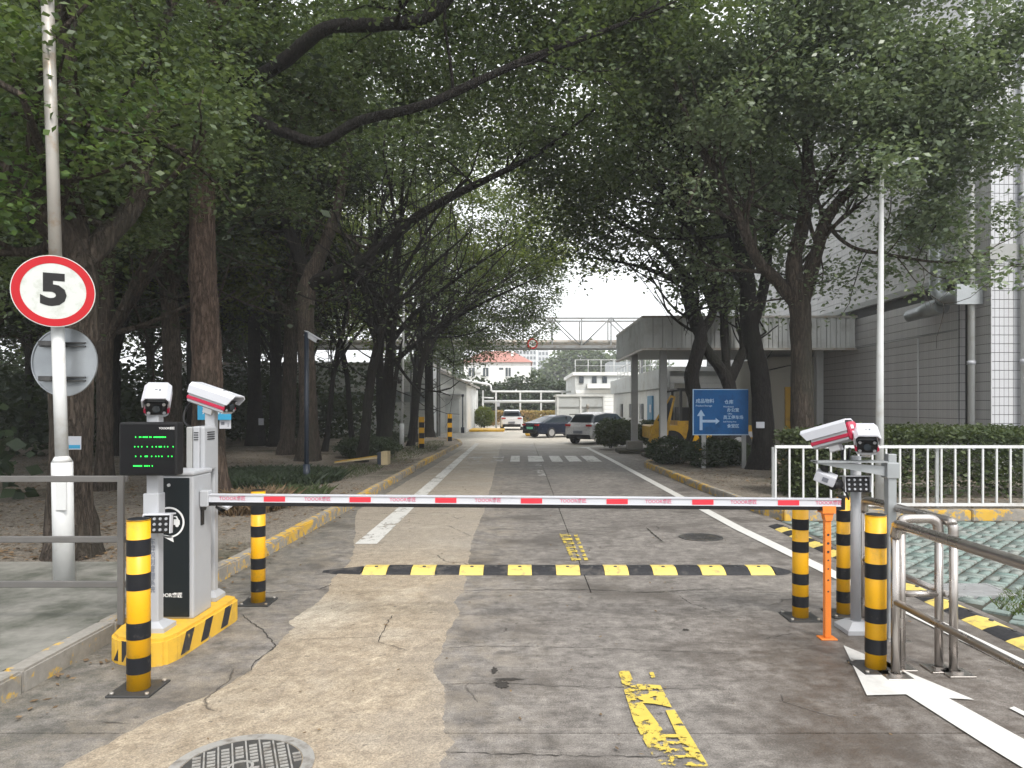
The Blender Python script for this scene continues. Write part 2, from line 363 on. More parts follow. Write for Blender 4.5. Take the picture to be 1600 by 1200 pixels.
    # tyre-black drips and holes
    sp = t.ramp(t.noise(14, p, 2, 0.5), 0.70, 0.74, 0, 0.6); c = t.mix(sp, c, (0.05, 0.045, 0.04))
    # crack lines
    v = t.t.nodes.new('ShaderNodeTexVoronoi'); v.feature = 'DISTANCE_TO_EDGE'; v.inputs['Scale'].default_value = 0.6
    wp = t.mix(0.3, p, t.noisec(1.6, p)); t.t.links.new(wp, v.inputs['Vector'])
    ck = t.math('MULTIPLY', t.ramp(v.outputs['Distance'], 0.0, 0.004, 1, 0), t.ramp(t.noise(0.9, p), 0.56, 0.6))
    c = t.mix(t.math('MULTIPLY', ck, 0.8), c, (0.04, 0.035, 0.03))
    sand = t.ramp(fine, 0.32, 0.68, 0.55, 1.42); c = t.mix(1.0, c, t.mix(1.0, (1, 1, 1), sand, 'MULTIPLY'), 'MULTIPLY')
    h = t.math('ADD', t.math('MULTIPLY', fine, 0.5), t.math('ADD', t.math('MULTIPLY', mid, 0.8), t.math('MULTIPLY', m, t.math('MULTIPLY', scratch, 1.2))))
    h = t.math('ADD', h, t.math('MULTIPLY', m, 0.5)); h = t.math('SUBTRACT', h, t.math('MULTIPLY', ck, 2))
    t.bump(h, 0.55, 0.012)
    rough = t.math('SUBTRACT', t.ramp(big, 0.45, 0.62, 0.82, 0.6), t.math('MULTIPLY', wet, 0.3))
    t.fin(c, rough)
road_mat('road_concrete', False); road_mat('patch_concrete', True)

# verge soil and litter
t = NT('verge_soil'); p = t.pos()
c = t.mix(t.ramp(t.noise(1.1, p, 6, 0.65), 0.35, 0.65), (0.25, 0.23, 0.20), (0.11, 0.09, 0.07))
c = t.mix(t.ramp(t.noise(24, p, 6, 0.75), 0.4, 0.62), c, (0.36, 0.315, 0.26))
c = t.mix(t.ramp(t.noise(60, p, 3, 0.7), 0.56, 0.66), c, (0.045, 0.03, 0.02))
c = t.mix(t.ramp(t.noise(0.5, p, 4), 0.55, 0.65, 0, 0.5), c, (0.05, 0.06, 0.028))
t.bump(t.noise(26, p, 8, 0.75), 1.0, 0.05); t.fin(c, 0.95, spec=0.15)

# tile cladding
def tiles(name, c1, c2, w, h, joint=0.012, mort=(0.07, 0.07, 0.075)):
    t = NT(name); X, Y, Z = t.xyz()
    cb = t.t.nodes.new('ShaderNodeCombineXYZ'); t.t.links.new(t.math('ADD', X, Y), cb.inputs[0]); t.t.links.new(Z, cb.inputs[1])
    b = t.t.nodes.new('ShaderNodeTexBrick'); b.offset = 0.0; b.inputs['Scale'].default_value = 1
    b.inputs['Brick Width'].default_value = w; b.inputs['Row Height'].default_value = h; b.inputs['Mortar Size'].default_value = joint / 2
    b.inputs['Color1'].default_value = (*c1, 1); b.inputs['Color2'].default_value = (*c2, 1); b.inputs['Mortar'].default_value = (*mort, 1); b.inputs['Mortar Smooth'].default_value = 0.2
    t.t.links.new(cb.outputs[0], b.inputs['Vector'])
    g = t.ramp(t.noise(0.8, t.pos((1, 1, 0.25)), 5), 0.45, 0.75, 0, 0.4)
    t.bump(b.outputs['Fac'], -0.3, 0.01); t.fin(t.mix(g, b.outputs['Color'], (0.27, 0.26, 0.25)), 0.42)
tiles('tile_wall', (0.56, 0.55, 0.55), (0.50, 0.49, 0.50), 0.075, 50.0, 0.006, (0.3, 0.3, 0.3))
tiles('tile_wall_pale', (0.55, 0.56, 0.58), (0.48, 0.49, 0.52), 0.105, 50.0, 0.012)
M('joint_dark', (0.07, 0.07, 0.072), 0.8)
# ---------------------------------------------------------------- bark and leaves
def bark(name, dark, light, sc=1.0, depth=0.9):
    """long irregular ridges running up the trunk"""
    t = NT(name); wob = t.noisec(1.2, t.pos((3 * sc, 3 * sc, 1.5 * sc)))
    def ridge(f, zz, k):
        n = t.noise(f, t.mix(k, t.pos((sc, sc, zz * sc)), wob), 5, 0.6); return t.ramp(t.math('ABSOLUTE', t.math('SUBTRACT', n, 0.5)), 0.0, 0.11)
    r1 = ridge(17, 0.16, 0.06); r2 = ridge(30, 0.3, 0.05)
    h = t.math('ADD', t.math('MULTIPLY', r1, 1.0), t.math('MULTIPLY', r2, 0.5))
    f = t.math('MULTIPLY', t.math('ADD', t.math('MULTIPLY', r1, 0.7), t.math('MULTIPLY', r2, 0.3)), 1.0)
    c = t.mix(f, dark, light); c = t.mix(t.ramp(t.noise(3, t.pos((1, 1, .3)), 6, 0.7), 0.4, 0.7, 0, 0.6), c, tuple(x * 0.55 for x in light))
    c = t.mix(t.ramp(t.noise(1.5, t.pos((1, 1, 0.4)), 4), 0.5, 0.7, 0, 0.45), c, (0.05, 0.055, 0.04))
    t.bump(h, depth, 0.03); t.fin(c, 0.9, spec=0.2)
bark('bark_red', (0.03, 0.02, 0.016), (0.19, 0.135, 0.105))
bark('bark_brown', (0.025, 0.02, 0.016), (0.125, 0.10, 0.08))
bark('bark_dark', (0.008, 0.007, 0.007), (0.042, 0.036, 0.032), 1.3, 1.0)
def leafmat(name, a, b, c2, trans=0.35, rough=0.42):
    t = NT(name); g = t.t.nodes.new('ShaderNodeNewGeometry')
    rp = g.outputs['Random Per Island']
    n = t.ramp(t.noise(0.55, t.pos(), 3), 0.35, 0.65)
    c = t.mix(t.math('POWER', rp, 1.6), a, b); c = t.mix(t.math('MULTIPLY', n, 0.55), c, c2)
    t.fin(c, rough); tr = t.t.nodes.new('ShaderNodeBsdfTranslucent')
    t.set(tr.inputs[0], t.mix(0.5, c, (0.16, 0.22, 0.03)))
    mx = t.t.nodes.new('ShaderNodeMixShader'); mx.inputs[0].default_value = trans
    t.t.links.new(t.b.outputs[0], mx.inputs[1]); t.t.links.new(tr.outputs[0], mx.inputs[2]); t.t.links.new(mx.outputs[0], t.out.inputs[0])
leafmat('leaf_camphor', (0.042, 0.074, 0.030), (0.15, 0.195, 0.075), (0.09, 0.125, 0.07), 0.4, 0.36)
leafmat('leaf_bright', (0.045, 0.095, 0.022), (0.11, 0.175, 0.04), (0.05, 0.11, 0.03), 0.4)
leafmat('leaf_greyish', (0.085, 0.13, 0.07), (0.26, 0.31, 0.18), (0.16, 0.20, 0.13), 0.35, 0.36)
leafmat('leaf_deep', (0.014, 0.026, 0.014), (0.04, 0.062, 0.026), (0.022, 0.04, 0.02), 0.25, 0.6)
leafmat('leaf_yellowgreen', (0.09, 0.125, 0.02), (0.22, 0.25, 0.05), (0.15, 0.165, 0.04), 0.65)  # backlit glow of the rear crowns put into the colour; yellow shrub shares it
leafmat('leaf_hedge', (0.028, 0.048, 0.018), (0.085, 0.115, 0.035), (0.06, 0.075, 0.028), 0.25, 0.62)
leafmat('leaf_dry', (0.10, 0.06, 0.03), (0.24, 0.16, 0.08), (0.16, 0.11, 0.07), 0.1, 0.8)
leafmat('leaf_straw', (0.36, 0.26, 0.08), (0.5, 0.40, 0.14), (0.42, 0.24, 0.16), 0.3, 0.8)
leafmat('grass_green', (0.05, 0.085, 0.015), (0.12, 0.17, 0.03), (0.08, 0.12, 0.02), 0.4, 0.6)

def leaf_arrays(C, rng, L=0.1, Wd=0.62, droop=0.4, up=0.5):
    """C: leaf positions (n,3) -> verts and quads, one folded rhombus per leaf"""
    n = len(C)
    th = rng.uniform(0, 2 * np.pi, n); dz = rng.normal(-droop * 0.5, 0.45, n)
    d = np.stack([np.cos(th), np.sin(th), dz], 1); d /= np.linalg.norm(d, axis=1)[:, None]
    nn = rng.normal(0, 1, (n, 3)); nn[:, 2] += up * 3; s = np.cross(d, nn); s /= (np.linalg.norm(s, axis=1)[:, None] + 1e-6); nrm = np.cross(s, d)
    l = (L * rng.uniform(0.65, 1.25, n))[:, None]; w = l * Wd * 0.5
    V = np.empty((n, 4, 3)); V[:, 0] = C; V[:, 1] = C + d * l * 0.5 + s * w + nrm * l * 0.08; V[:, 2] = C + d * l; V[:, 3] = C + d * l * 0.5 - s * w + nrm * l * 0.08
    return V.reshape(-1, 3), np.arange(n * 4).reshape(n, 4)
def clusters(pts, per, spread, rng):
    pts = np.asarray(pts); k = rng.poisson(per * 1.35 * rng.gamma(2.2, 1 / 2.2, len(pts))); C = np.repeat(pts, k, 0); sp = spread * 0.72
    return C + rng.normal(0, 1, C.shape) * np.array([sp, sp, sp * 0.5])
def blob_pts(blobs, dens, rng):
    """cluster centres inside ellipsoids (centre, radii), more of them near the surface, with gaps"""
    out = []
    for c, r in blobs:
        n = int(2.6 * dens * r[0] * r[1] * r[2] * 4.19) + 1
        v = rng.normal(0, 1, (n, 3)); v /= np.linalg.norm(v, axis=1)[:, None]
        rad = rng.uniform(0, 1, n) ** 0.45; q = v * rad[:, None]
        lump = 1 + 0.22 * np.sin(v[:, 0] * 5 + c[0]) * np.sin(v[:, 1] * 6 + c[1] * 2) + 0.15 * np.sin(v[:, 2] * 9 + c[2] * 3)
        out.append(np.array(c) + q * lump[:, None] * np.array(r))
    q = np.concatenate(out)
    g = np.sin(q[:, 0] * 1.9 + 1.3 * np.sin(q[:, 2] * 1.7)) * np.sin(q[:, 1] * 1.3 + q[:, 2]) * np.sin(q[:, 2] * 2.3 + q[:, 0])
    return q[g > -0.38]

class Wood:
    def __init__(s, rng): s.V = []; s.F = []; s.n = 0; s.rng = rng; s.tips = []
    def limb(s, pts, r, seg=8, wob=0.06, sub=4, flare=0):
        pts = np.array([list(p) for p in pts], float); r = np.array(r, float)
        if len(pts) > 2 and sub > 1:             # Catmull-Rom
            P0 = np.vstack([2 * pts[0] - pts[1], pts, 2 * pts[-1] - pts[-2]]); o = []; ro = []
            for i in range(len(pts) - 1):
                a, b, c, d = P0[i:i + 4]
                for k in range(sub):
                    t = k / sub; o.append(0.5 * (2 * b + (c - a) * t + (2 * a - 5 * b + 4 * c - d) * t * t + (3 * b - a - 3 * c + d) * t ** 3)); ro.append(r[i] * (1 - t) + r[i + 1] * t)
            o.append(pts[-1]); ro.append(r[-1]); pts = np.array(o); r = np.array(ro)
        m = len(pts); T = np.gradient(pts, axis=0); T /= (np.linalg.norm(T, axis=1)[:, None] + 1e-9)
        u = np.cross(T[0], [0.3, 1, 0.1]); u /= np.linalg.norm(u); ang = np.arange(seg) * 2 * np.pi / seg
        for i in range(m):
            u = u - T[i] * u.dot(T[i]); u /= np.linalg.norm(u); w = np.cross(T[i], u)
            rr = r[i] * (1 + wob * s.rng.normal(0, 1, seg))
            if flare and i < sub * 1.0: rr = rr * (1 + flare * (1 - i / sub) ** 2 * (1 + 0.35 * np.sin(ang * 3 + 1)))
            s.V.append(pts[i] + (np.cos(ang)[:, None] * u + np.sin(ang)[:, None] * w) * rr[:, None])
        b = s.n; k = np.arange(seg); k1 = (k + 1) % seg
        for i in range(m - 1):
            s.F.append(np.stack([b + i * seg + k, b + i * seg + k1, b + (i + 1) * seg + k1, b + (i + 1) * seg + k], 1))
        s.n += m * seg; return pts, r
    def grow(s, p, d, L, r, depth, up=0.25, kids=3, seg=5):
        rng = s.rng; p = np.array(p, float); d = np.array(d, float); d /= np.linalg.norm(d); pts = [p]
        k = 4
        for i in range(k):
            d = d + rng.normal(0, 0.17, 3) + np.array([0, 0, up * 0.28]); d /= np.linalg.norm(d); p = p + d * L / k; pts.append(p)
        s.limb(pts, np.linspace(r, r * 0.45, k + 1), seg, 0.04, 2 if depth > 0 else 1)
        if depth <= 0: s.tips += [pts[-1], pts[-2], pts[2]]; return
        s.tips.append(pts[-1])
        for j in range(kids):
            i = rng.integers(1, k + 1); dd = pts[i] - pts[i - 1]; dd /= np.linalg.norm(dd)
            nd = dd + rng.normal(0, 0.55, 3) + np.array([0, 0, 0.1]); s.grow(pts[i], nd, L * rng.uniform(0.5, 0.8), r * 0.5, depth - 1, up, kids, max(3, seg - 1))
    def sprout(s, pts, r, n, L, depth=1, lo=0.35, up=0.3, bias=(0, 0, 0), kids=3):
        for _ in range(n):
            i = int(s.rng.uniform(lo, 1) * (len(pts) - 1)); d = pts[min(i + 1, len(pts) - 1)] - pts[max(0, i - 1)]; d /= (np.linalg.norm(d) + 1e-9)
            nd = d * 0.6 + s.rng.normal(0, 0.75, 3) + np.array([0, 0, 0.15]) + np.array(bias)
            s.grow(pts[i], nd, L * s.rng.uniform(0.6, 1.2), max(0.012, r[i] * 0.42), depth, up, kids)
    def build(s, name, mat, parent, loc):
        return np_mesh(name, np.concatenate(s.V) - np.array(loc), np.concatenate(s.F), mat, parent, smooth=True)

NTREE = [0]
def tree(base, limbs, label, group='trees along the drive', mat='bark_brown', leaf='leaf_camphor', blobs=(), per=55, spread=0.38, L=0.1, dens=1.6,
         sprouts=8, sl=1.6, depth=1, bias=(0, 0, 0), seg=14, name='camphor_tree', limbmat=None, keep=None, tipkeep=1.0):
    """limbs: list of (points, radii, number of side branches)"""
    NTREE[0] += 1; rng = np.random.default_rng(100 + NTREE[0])
    root = thing(name, label, 'tree', base, group=group)
    w = Wood(rng); w0 = w; tips_all = []
    for j, l in enumerate(limbs):
        pts, rad, ns = l[0], l[1], l[2]
        if j and limbmat:
            w = Wood(rng)
        p2, r2 = w.limb(pts, rad, seg if j == 0 else max(7, seg - 4), 0.05, 5, flare=0.38 if j == 0 else 0)
        if ns: w.sprout(p2, r2, ns, sl, depth, lo=(l[3] if len(l) > 3 else (0.55 if j == 0 else 0.2)), bias=bias)
        if j and limbmat: w.build('limb', limbmat, root, base); tips_all += w.tips
    w0.build('trunk', mat, root, base); tips_all += w0.tips
    tips = np.array(tips_all) if tips_all else np.zeros((0, 3))
    if tipkeep < 1: tips = tips[rng.uniform(0, 1, len(tips)) < tipkeep]
    if len(blobs): tips = np.concatenate([tips, blob_pts(blobs, dens, rng)]) if len(tips) else blob_pts(blobs, dens, rng)
    C = clusters(tips, per, spread, rng)
    if keep is not None: C = C[keep(C)]
    V, F = leaf_arrays(C, rng, L)
    np_mesh('crown', V - np.array(base), F, leaf, root, kind='stuff')
    return root

# ---------------------------------------------------------------- ground
def sheet(name, pts, z, mat, parent=None, kind='structure', thick=0, **kw):
    b = B()
    if thick: b.prism([(p[0], p[1]) for p in pts], z - thick, z)
    else: b.poly([(p[0], p[1], z) for p in pts])
    return b.build(name, mat, parent, kind=kind if parent is None else None, **kw)
M('terrain_soil', (0.22, 0.2, 0.16), 0.95, var=0.3, scale=0.5)
sheet('ground', [(-320, -40), (320, -40), (320, 430), (-320, 430)], -0.06, 'terrain_soil')
M('slab_joint', (0.035, 0.03, 0.026), 0.95)
road = B().b2((-40, -6, -0.05), (45, 75, -0.03)).build('road', 'slab_joint', kind='structure')
xs_a = [-2.86, 0.63, 3.72]
rows = [-6, -1.5, 3.58, 6.28, 11.5, 16.6, 21.8, 27.0, 32.2]
slab_id = 0
for i in range(len(rows) - 1):
    cuts = xs_a if rows[i] >= 6 else [-2.86, 3.72]
    for a, b_ in zip(cuts, cuts[1:]):
        g = 0.005
        B().b2((a + g, rows[i] + g, -0.045), (b_ - g, rows[i + 1] - g, 0.0)).build('slab', 'road_concrete', road)
B().b2((3.725, 20.6, -0.045), (16, 32.195, 0.0)).build('slab', 'road_concrete', road)
B().b2((3.725, -6, -0.045), (30, 3.4, 0.0)).build('slab', 'road_concrete', road)
B().b2((-40, 32.205, -0.045), (45, 75, 0.0)).build('slab', 'road_concrete', road)
# verge on the left (raised), its near end paved
lk = [(-2.86, -6), (-2.85, 5.0), (-2.76, 8), (-2.68, 12), (-2.62, 20), (-2.42, 30), (-2.75, 32.5), (-3.6, 33.9), (-5.2, 34.4), (-9, 34.4)]
KT = 0.13
def off(path, d):
    o = []
    for i, p in enumerate(path):
        a = Vector(path[max(0, i - 1)]); b = Vector(path[min(len(path) - 1, i + 1)]); t = (b - a).normalized(); o.append((p[0] - t.y * d, p[1] + t.x * d))
    return o
inner = off(lk, KT)
sheet('verge', [q for q in inner if q[1] > 6.95] + [(-40, 34.3), (-40, 7.0), (-2.95, 7.0)], 0.105, 'verge_soil', thick=0.14)
fp = sheet('footpath', [(-3.0, -6), (-2.99, 6.98), (-40, 6.98), (-40, -6)], 0.118, 'path_grey', thick=0.14)
def kerb(path, d, h, mats, label_, name='kerb', step=0.95, z0=-0.04, maxn=400):
    """kerb stones laid along a path, each stone its own part"""
    root = bpy.data.objects.new(name, None); COL.objects.link(root); root['kind'] = 'structure'
    rng = random.Random(7); out = off(path, d); k = 0
    P0 = [Vector(p) for p in path]; P1 = [Vector(p) for p in out]
    for i in range(len(P0) - 1):
        L = (P0[i + 1] - P0[i]).length; n = max(1, round(L / step))
        for j in range(n):
            a, b = j / n, (j + 1) / n; g = 0.006 / L
            q = [P0[i].lerp(P0[i + 1], a + g), P0[i].lerp(P0[i + 1], b - g), P1[i].lerp(P1[i + 1], b - g), P1[i].lerp(P1[i + 1], a + g)]
            hh = h + rng.uniform(-0.006, 0.006); B().prism([(p.x, p.y) for p in q], z0, hh, bev=0.014).build('kerb_stone', mats[0] if q[0].y > mats[2] else mats[1], root); k += 1
    return root
kerb(lk, KT, 0.135, ('kerb_yellow', 'kerb_worn', 5.0), '')
# planting bed on the right with its kerb
rk = [(7.9 + 6, 10.35), (3.85, 10.35), (3.66, 10.75), (3.52, 14), (3.36, 19.2), (3.6, 20.1), (4.6, 20.45), (10.3, 20.5)]
rin = off(rk, -0.13)
sheet('planting_bed', rin + [(14, 20.4)], 0.10, 'verge_soil', thick=0.13)
kerb(rk, -0.13, 0.13, ('kerb_yellow', 'kerb_yellow', 0), '')

# road markings
def mark(name, pts, mat, z=0.008): return sheet(name, pts, z, mat)
mark('lane_line', [(-1.96, 8.45), (-1.70, 8.45), (-1.76, 31), (-1.94, 31)], 'line_white')
mark('lane_line', [(3.18, 3.0), (3.34, 3.0), (3.02, 9.5), (2.86, 22), (2.74, 27.5), (2.58, 27.5), (2.70, 22), (2.86, 9.5)], 'line_white_solid')
mark('lane_line', [(2.74, 27.5), (2.58, 27.5), (2.2, 28.2), (4.4, 29.4), (4.4, 29.1), (2.75, 28.1)], 'line_white_solid')
mark('arrow_mark', [(2.22, 4.87), (1.97, 4.03), (2.20, 4.045), (2.26, 3.4), (2.36, 2.6), (2.60, 2.6), (2.50, 3.4), (2.41, 3.99), (2.54, 3.97)], 'line_white_solid')
mark('lane_line', [(2.66, 3.86), (2.70, 3.88), (2.78, 3.5), (2.71, 3.5)], 'line_white_solid')
for x0, x1, f in ((-1.62, -1.2, 1), (-0.85, -0.5, 1), (-0.28, 0.0, 0), (0.26, 0.72, 0), (0.95, 1.28, 0), (1.46, 1.84, 0), (2.0, 2.42, 0)):
    mark('crossing_bar', [(x0, 20.9), (x1, 20.9), (x1 - 0.0, 23.3), (x0 - 0.0, 23.3)], 'line_white_worn' if f else 'line_white')
for y0, y1 in ((16.6, 18.2), (19.2, 20.2), (24.3, 26.0), (27.5, 30)):
    mark('centre_mark', [(0.44, y0), (0.62, y0), (0.58, y1), (0.42, y1)], 'line_white_worn')
def gp(*pts): return [tuple(G(*q))[:2] for q in pts]
mark('centre_mark', gp((966, 1050), (983, 1050), (1004, 1100), (1034, 1140), (1058, 1200), (1030, 1200), (1006, 1160), (990, 1128), (978, 1090)), 'line_yellow_worn')
mark('centre_mark', gp((980, 1070), (1032, 1073), (1050, 1108), (1022, 1102), (990, 1100)), 'line_yellow_worn', 0.0095)
mark('centre_mark', gp((1040, 1112), (1054, 1111), (1108, 1200), (1080, 1200)), 'line_yellow_worn')
mark('centre_mark', gp((1014, 1052), (1021, 1052), (1024, 1060), (1018, 1061)), 'line_yellow_worn')
for k in range(5):
    y = 1150 + k * 11; mark('centre_mark', gp((1030 + k * 5, y), (1068 + k * 6, y), (1071 + k * 6, y + 5), (1033 + k * 5, y + 5)), 'line_yellow_worn', 0.0095)
for k in range(7):
    y = 835 + k * 6.2; x = 878 + k * 2.6
    mark('centre_mark', gp((x, y), (x + 13, y), (x + 14.5, y + 3.8), (x + 1.5, y + 3.8)), 'line_yellow_worn'); mark('centre_mark', gp((x + 18, y), (x + 24, y), (x + 25.5, y + 4.2), (x + 19.5, y + 4.2)), 'line_yellow_worn')
mark('centre_mark', gp((874, 835), (878, 835), (900, 878), (894, 878)), 'line_yellow_worn', 0.0095)
# the paler repair: a thin poured layer with ragged, slightly proud edges
def poured():
    Lp = [(560, 797), (555, 850), (548, 880), (520, 905), (512, 928), (496, 945), (455, 970), (462, 981), (434, 1011), (412, 1029), (390, 1051), (330, 1085), (230, 1130), (100, 1200), (-60, 1300)]
    Rp = [(773, 734), (757, 791), (735, 848), (729, 880), (722, 923), (706, 941), (716, 956), (698, 980), (694, 998), (677, 1033), (671, 1051), (694, 1077), (691, 1108), (686, 1143), (705, 1160), (690, 1174), (680, 1200), (640, 1320)]
    def f(pts):
        q = sorted([(G(*a).y, G(*a).x) for a in pts]); return [a[0] for a in q], [a[1] for a in q]
    ly, lx = f(Lp); ry, rx = f(Rp); ly += [40]; lx += [-1.80]; ry += [40]; rx += [-0.95]
    Y = np.concatenate([np.arange(2.6, 9, 0.012), np.arange(9, 34, 0.08)]); rg2 = np.random.default_rng(12)
    def frac(n, amp):
        o = np.zeros(n)
        for sc in (8, 3, 1): 
            g = rg2.normal(0, 1, n // sc + 3); o += np.interp(np.arange(n) / sc, np.arange(len(g)), g) * amp * (sc / 8) ** 0.7
        return o
    n = len(Y); L = np.interp(Y, ly, lx) + frac(n, 0.009); R_ = np.interp(Y, ry, rx) + frac(n, 0.008)
    z = 0.0042; V = []
    for y, a, b_ in zip(Y, L, R_): V += [(a - 0.015, y, 0.0), (a, y, z), (b_, y, z), (b_ + 0.015, y, 0.0)]
    F = [(4 * i + k, 4 * i + k + 1, 4 * i + k + 5, 4 * i + k + 4) for i in range(n - 1) for k in range(3)]
    np_mesh('concrete_patch', V, F, 'patch_concrete', kind='structure')
poured()
M('crack_dark', (0.03, 0.026, 0.022), 0.95)
def crack(pts, w, z=0.0088, seed=0):
    r_ = random.Random(seed); q = [G(*a) for a in pts]; o = []
    for a, b_ in zip(q, q[1:]):
        n = max(2, int((b_ - a).length / 0.03))
        for k in range(n): o.append(a.lerp(b_, k / n) + Vector((r_.gauss(0, .004), r_.gauss(0, .006), 0)))
    o.append(q[-1]); V = []
    for i, a in enumerate(o):
        d = (o[min(i + 1, len(o) - 1)] - o[max(0, i - 1)]).normalized(); s_ = Vector((-d.y, d.x, 0)) * w * r_.uniform(.25, 1) * (0.3 if i in (0, len(o) - 1) else 1)
        V += [tuple(a + s_)[:2] + (z,), tuple(a - s_)[:2] + (z,)]
    np_mesh('road_crack', V, [(2 * i, 2 * i + 1, 2 * i + 3, 2 * i + 2) for i in range(len(o) - 1)], 'crack_dark', kind='stuff')
for i, (c, w) in enumerate([([(372, 930), (440, 925), (500, 921), (522, 912)], .006), ([(716, 923), (800, 922), (930, 922), (1010, 926), (1110, 921)], .007), ([(590, 1005), (601, 984), (613, 963)], .004), ([(590, 1005), (640, 1018)], .003),
        ([(1010, 825), (1022, 836), (1036, 847)], .016), ([(1036, 847), (1066, 848)], .006), ([(692, 1070), (790, 1068), (860, 1072), (1100, 1078)], .003), ([(690, 1176), (900, 1182), (1094, 1183)], .004), ([(455, 1001), (640, 995)], .003),
        ([(376, 960), (410, 985), (432, 1010), (398, 1035), (392, 1050)], .006), ([(700, 1012), (760, 1010), (920, 1013), (1150, 1022)], .003), ([(1060, 930), (1075, 942), (1130, 960)], .004), ([(1190, 1000), (1240, 990)], .003), ([(560, 812), (700, 822), (735, 838)], .004)]):
    crack(c, w, 0.0046 if i in (1, 4, 5, 6, 7, 10, 11, 12, 0, 9) else 0.0088, i)
def blotch(name, cx, cy, rx, ry, mat, z, seed):
    r_ = random.Random(seed); c = G(cx, cy); P_ = [(c.x + rx * math.cos(a) * r_.uniform(.45, 1.1), c.y + ry * math.sin(a) * r_.uniform(.45, 1.1)) for a in [i * 2 * math.pi / 26 for i in range(26)]]
    return sheet(name, P_, z, mat)
blotch('pothole', 783, 1070, .055, .075, 'crack_dark', .0046, 1); blotch('pothole', 772, 1048, .025, .06, 'crack_dark', .0046, 2); blotch('pothole', 1072, 985, .03, .03, 'crack_dark', .0046, 3); blotch('pothole', 795, 1062, .10, .02, 'crack_dark', .0049, 6)

# ---------------------------------------------------------------- grass-block pavers on the right
def paver_mat():
    t = NT('paver'); g = t.t.nodes.new('ShaderNodeObjectInfo').outputs['Random']; rp = t.t.nodes.new('ShaderNodeNewGeometry').outputs['Random Per Island']
    c = t.mix(t.noise(1.2, t.pos(), 4), (0.13, 0.175, 0.165), (0.27, 0.27, 0.25)); c = t.mix(t.math('MULTIPLY', rp, 0.6), c, (0.12, 0.23, 0.21)); c = t.mix(t.math('MULTIPLY', g, 0.3), c, (0.27, 0.26, 0.24))
    c = t.mix(t.ramp(t.noise(40, t.pos(), 5, 0.7), 0.5, 0.7, 0, 0.7), c, (0.08, 0.075, 0.06)); t.bump(t.noise(90, t.pos(), 3), 0.5, 0.004); t.fin(c, 0.7)
paver_mat()
pv = sheet('paved_lot', [(3.73, 3.42), (30, 3.42), (30, 10.28), (3.73, 10.28)], -0.022, 'dark_soil')
rng = random.Random(3); cand = []
for i in range(-30, 60):
    for j in range(-60, 40):
        for h in (0, 1):                                  # basket weave laid diagonally: pairs of blocks turned by turns
            u, v = i * 0.222, j * 0.222; d = (h - .5) * 0.111; turn = (i + j) % 2
            u2, v2 = (u, v + d) if turn else (u + d, v)
            x = 6 + (u2 - v2) * 0.7071; y = 6 + (u2 + v2) * 0.7071
            if 3.84 < x < 10.8 and 3.55 < y < 10.15:
                bare = math.hypot((x - 5.6) / 1.5, (y - 5.6) / 0.9) + 0.3 * math.sin(x * 5) * math.sin(y * 6)
                if bare < 0.8 and rng.random() < 0.5: continue
                vis = (x - 3.86) / y < 0.72
                cand.append((0 if vis else 1, y, x, R(45) if turn else R(135)))
cand.sort()
bmp = B().box((0, 0, 0), (0.186, 0.080, 0.06), bev=0.008).build('paver', 'paver', pv)
pm = bmp.data
for k, (f, y, x, a_) in enumerate(cand[:290]):
    o = bmp if k == 0 else bpy.data.objects.new('paver', pm)
    if k: COL.objects.link(o); o.parent = pv
    o.location = (x, y, -0.028 + rng.uniform(-0.006, 0.005)); o.rotation_euler = (rng.uniform(-.03, .03), rng.uniform(-.03, .03), a_ + rng.uniform(-.05, .05))
V = []; F = []
for f, y, x, a in cand[290:]:
    c, s_ = math.cos(a), math.sin(a); z = rng.uniform(-0.004, 0.004); n = len(V)
    for h, sh in ((-0.03, 1.0), (z, 0.96)):
        for dx, dy in ((-1, -1), (1, -1), (1, 1), (-1, 1)):
            px_, py_ = dx * 0.093 * sh, dy * 0.040 * sh; V.append((x + px_ * c - py_ * s_, y + px_ * s_ + py_ * c, h))
    F += [(n + 4, n + 5, n + 6, n + 7)] + [(n + q, n + (q + 1) % 4, n + 4 + (q + 1) % 4, n + 4 + q) for q in range(4)]
np_mesh('paver_field', V, F, 'paver', pv, kind='stuff')
# gully grate
g = thing('gully_grate', 'pale iron drain grate set in the green paving', 'drain grate', (4.05, 6.35, 0))
b = B(); b.b2((-0.26, -0.2, -0.03), (0.26, -0.17, 0.012)); b.b2((-0.26, 0.17, -0.03), (0.26, 0.2, 0.012)); b.b2((-0.26, -0.17, -0.03), (-0.235, 0.17, 0.012)); b.b2((0.235, -0.17, -0.03), (0.26, 0.17, 0.012)); b.build('frame', 'alu', g)
for k in range(7): B().b2((-0.235, -0.145 + k * 0.046, -0.02), (0.235, -0.120 + k * 0.046, 0.009)).build('bar', 'alu', g)

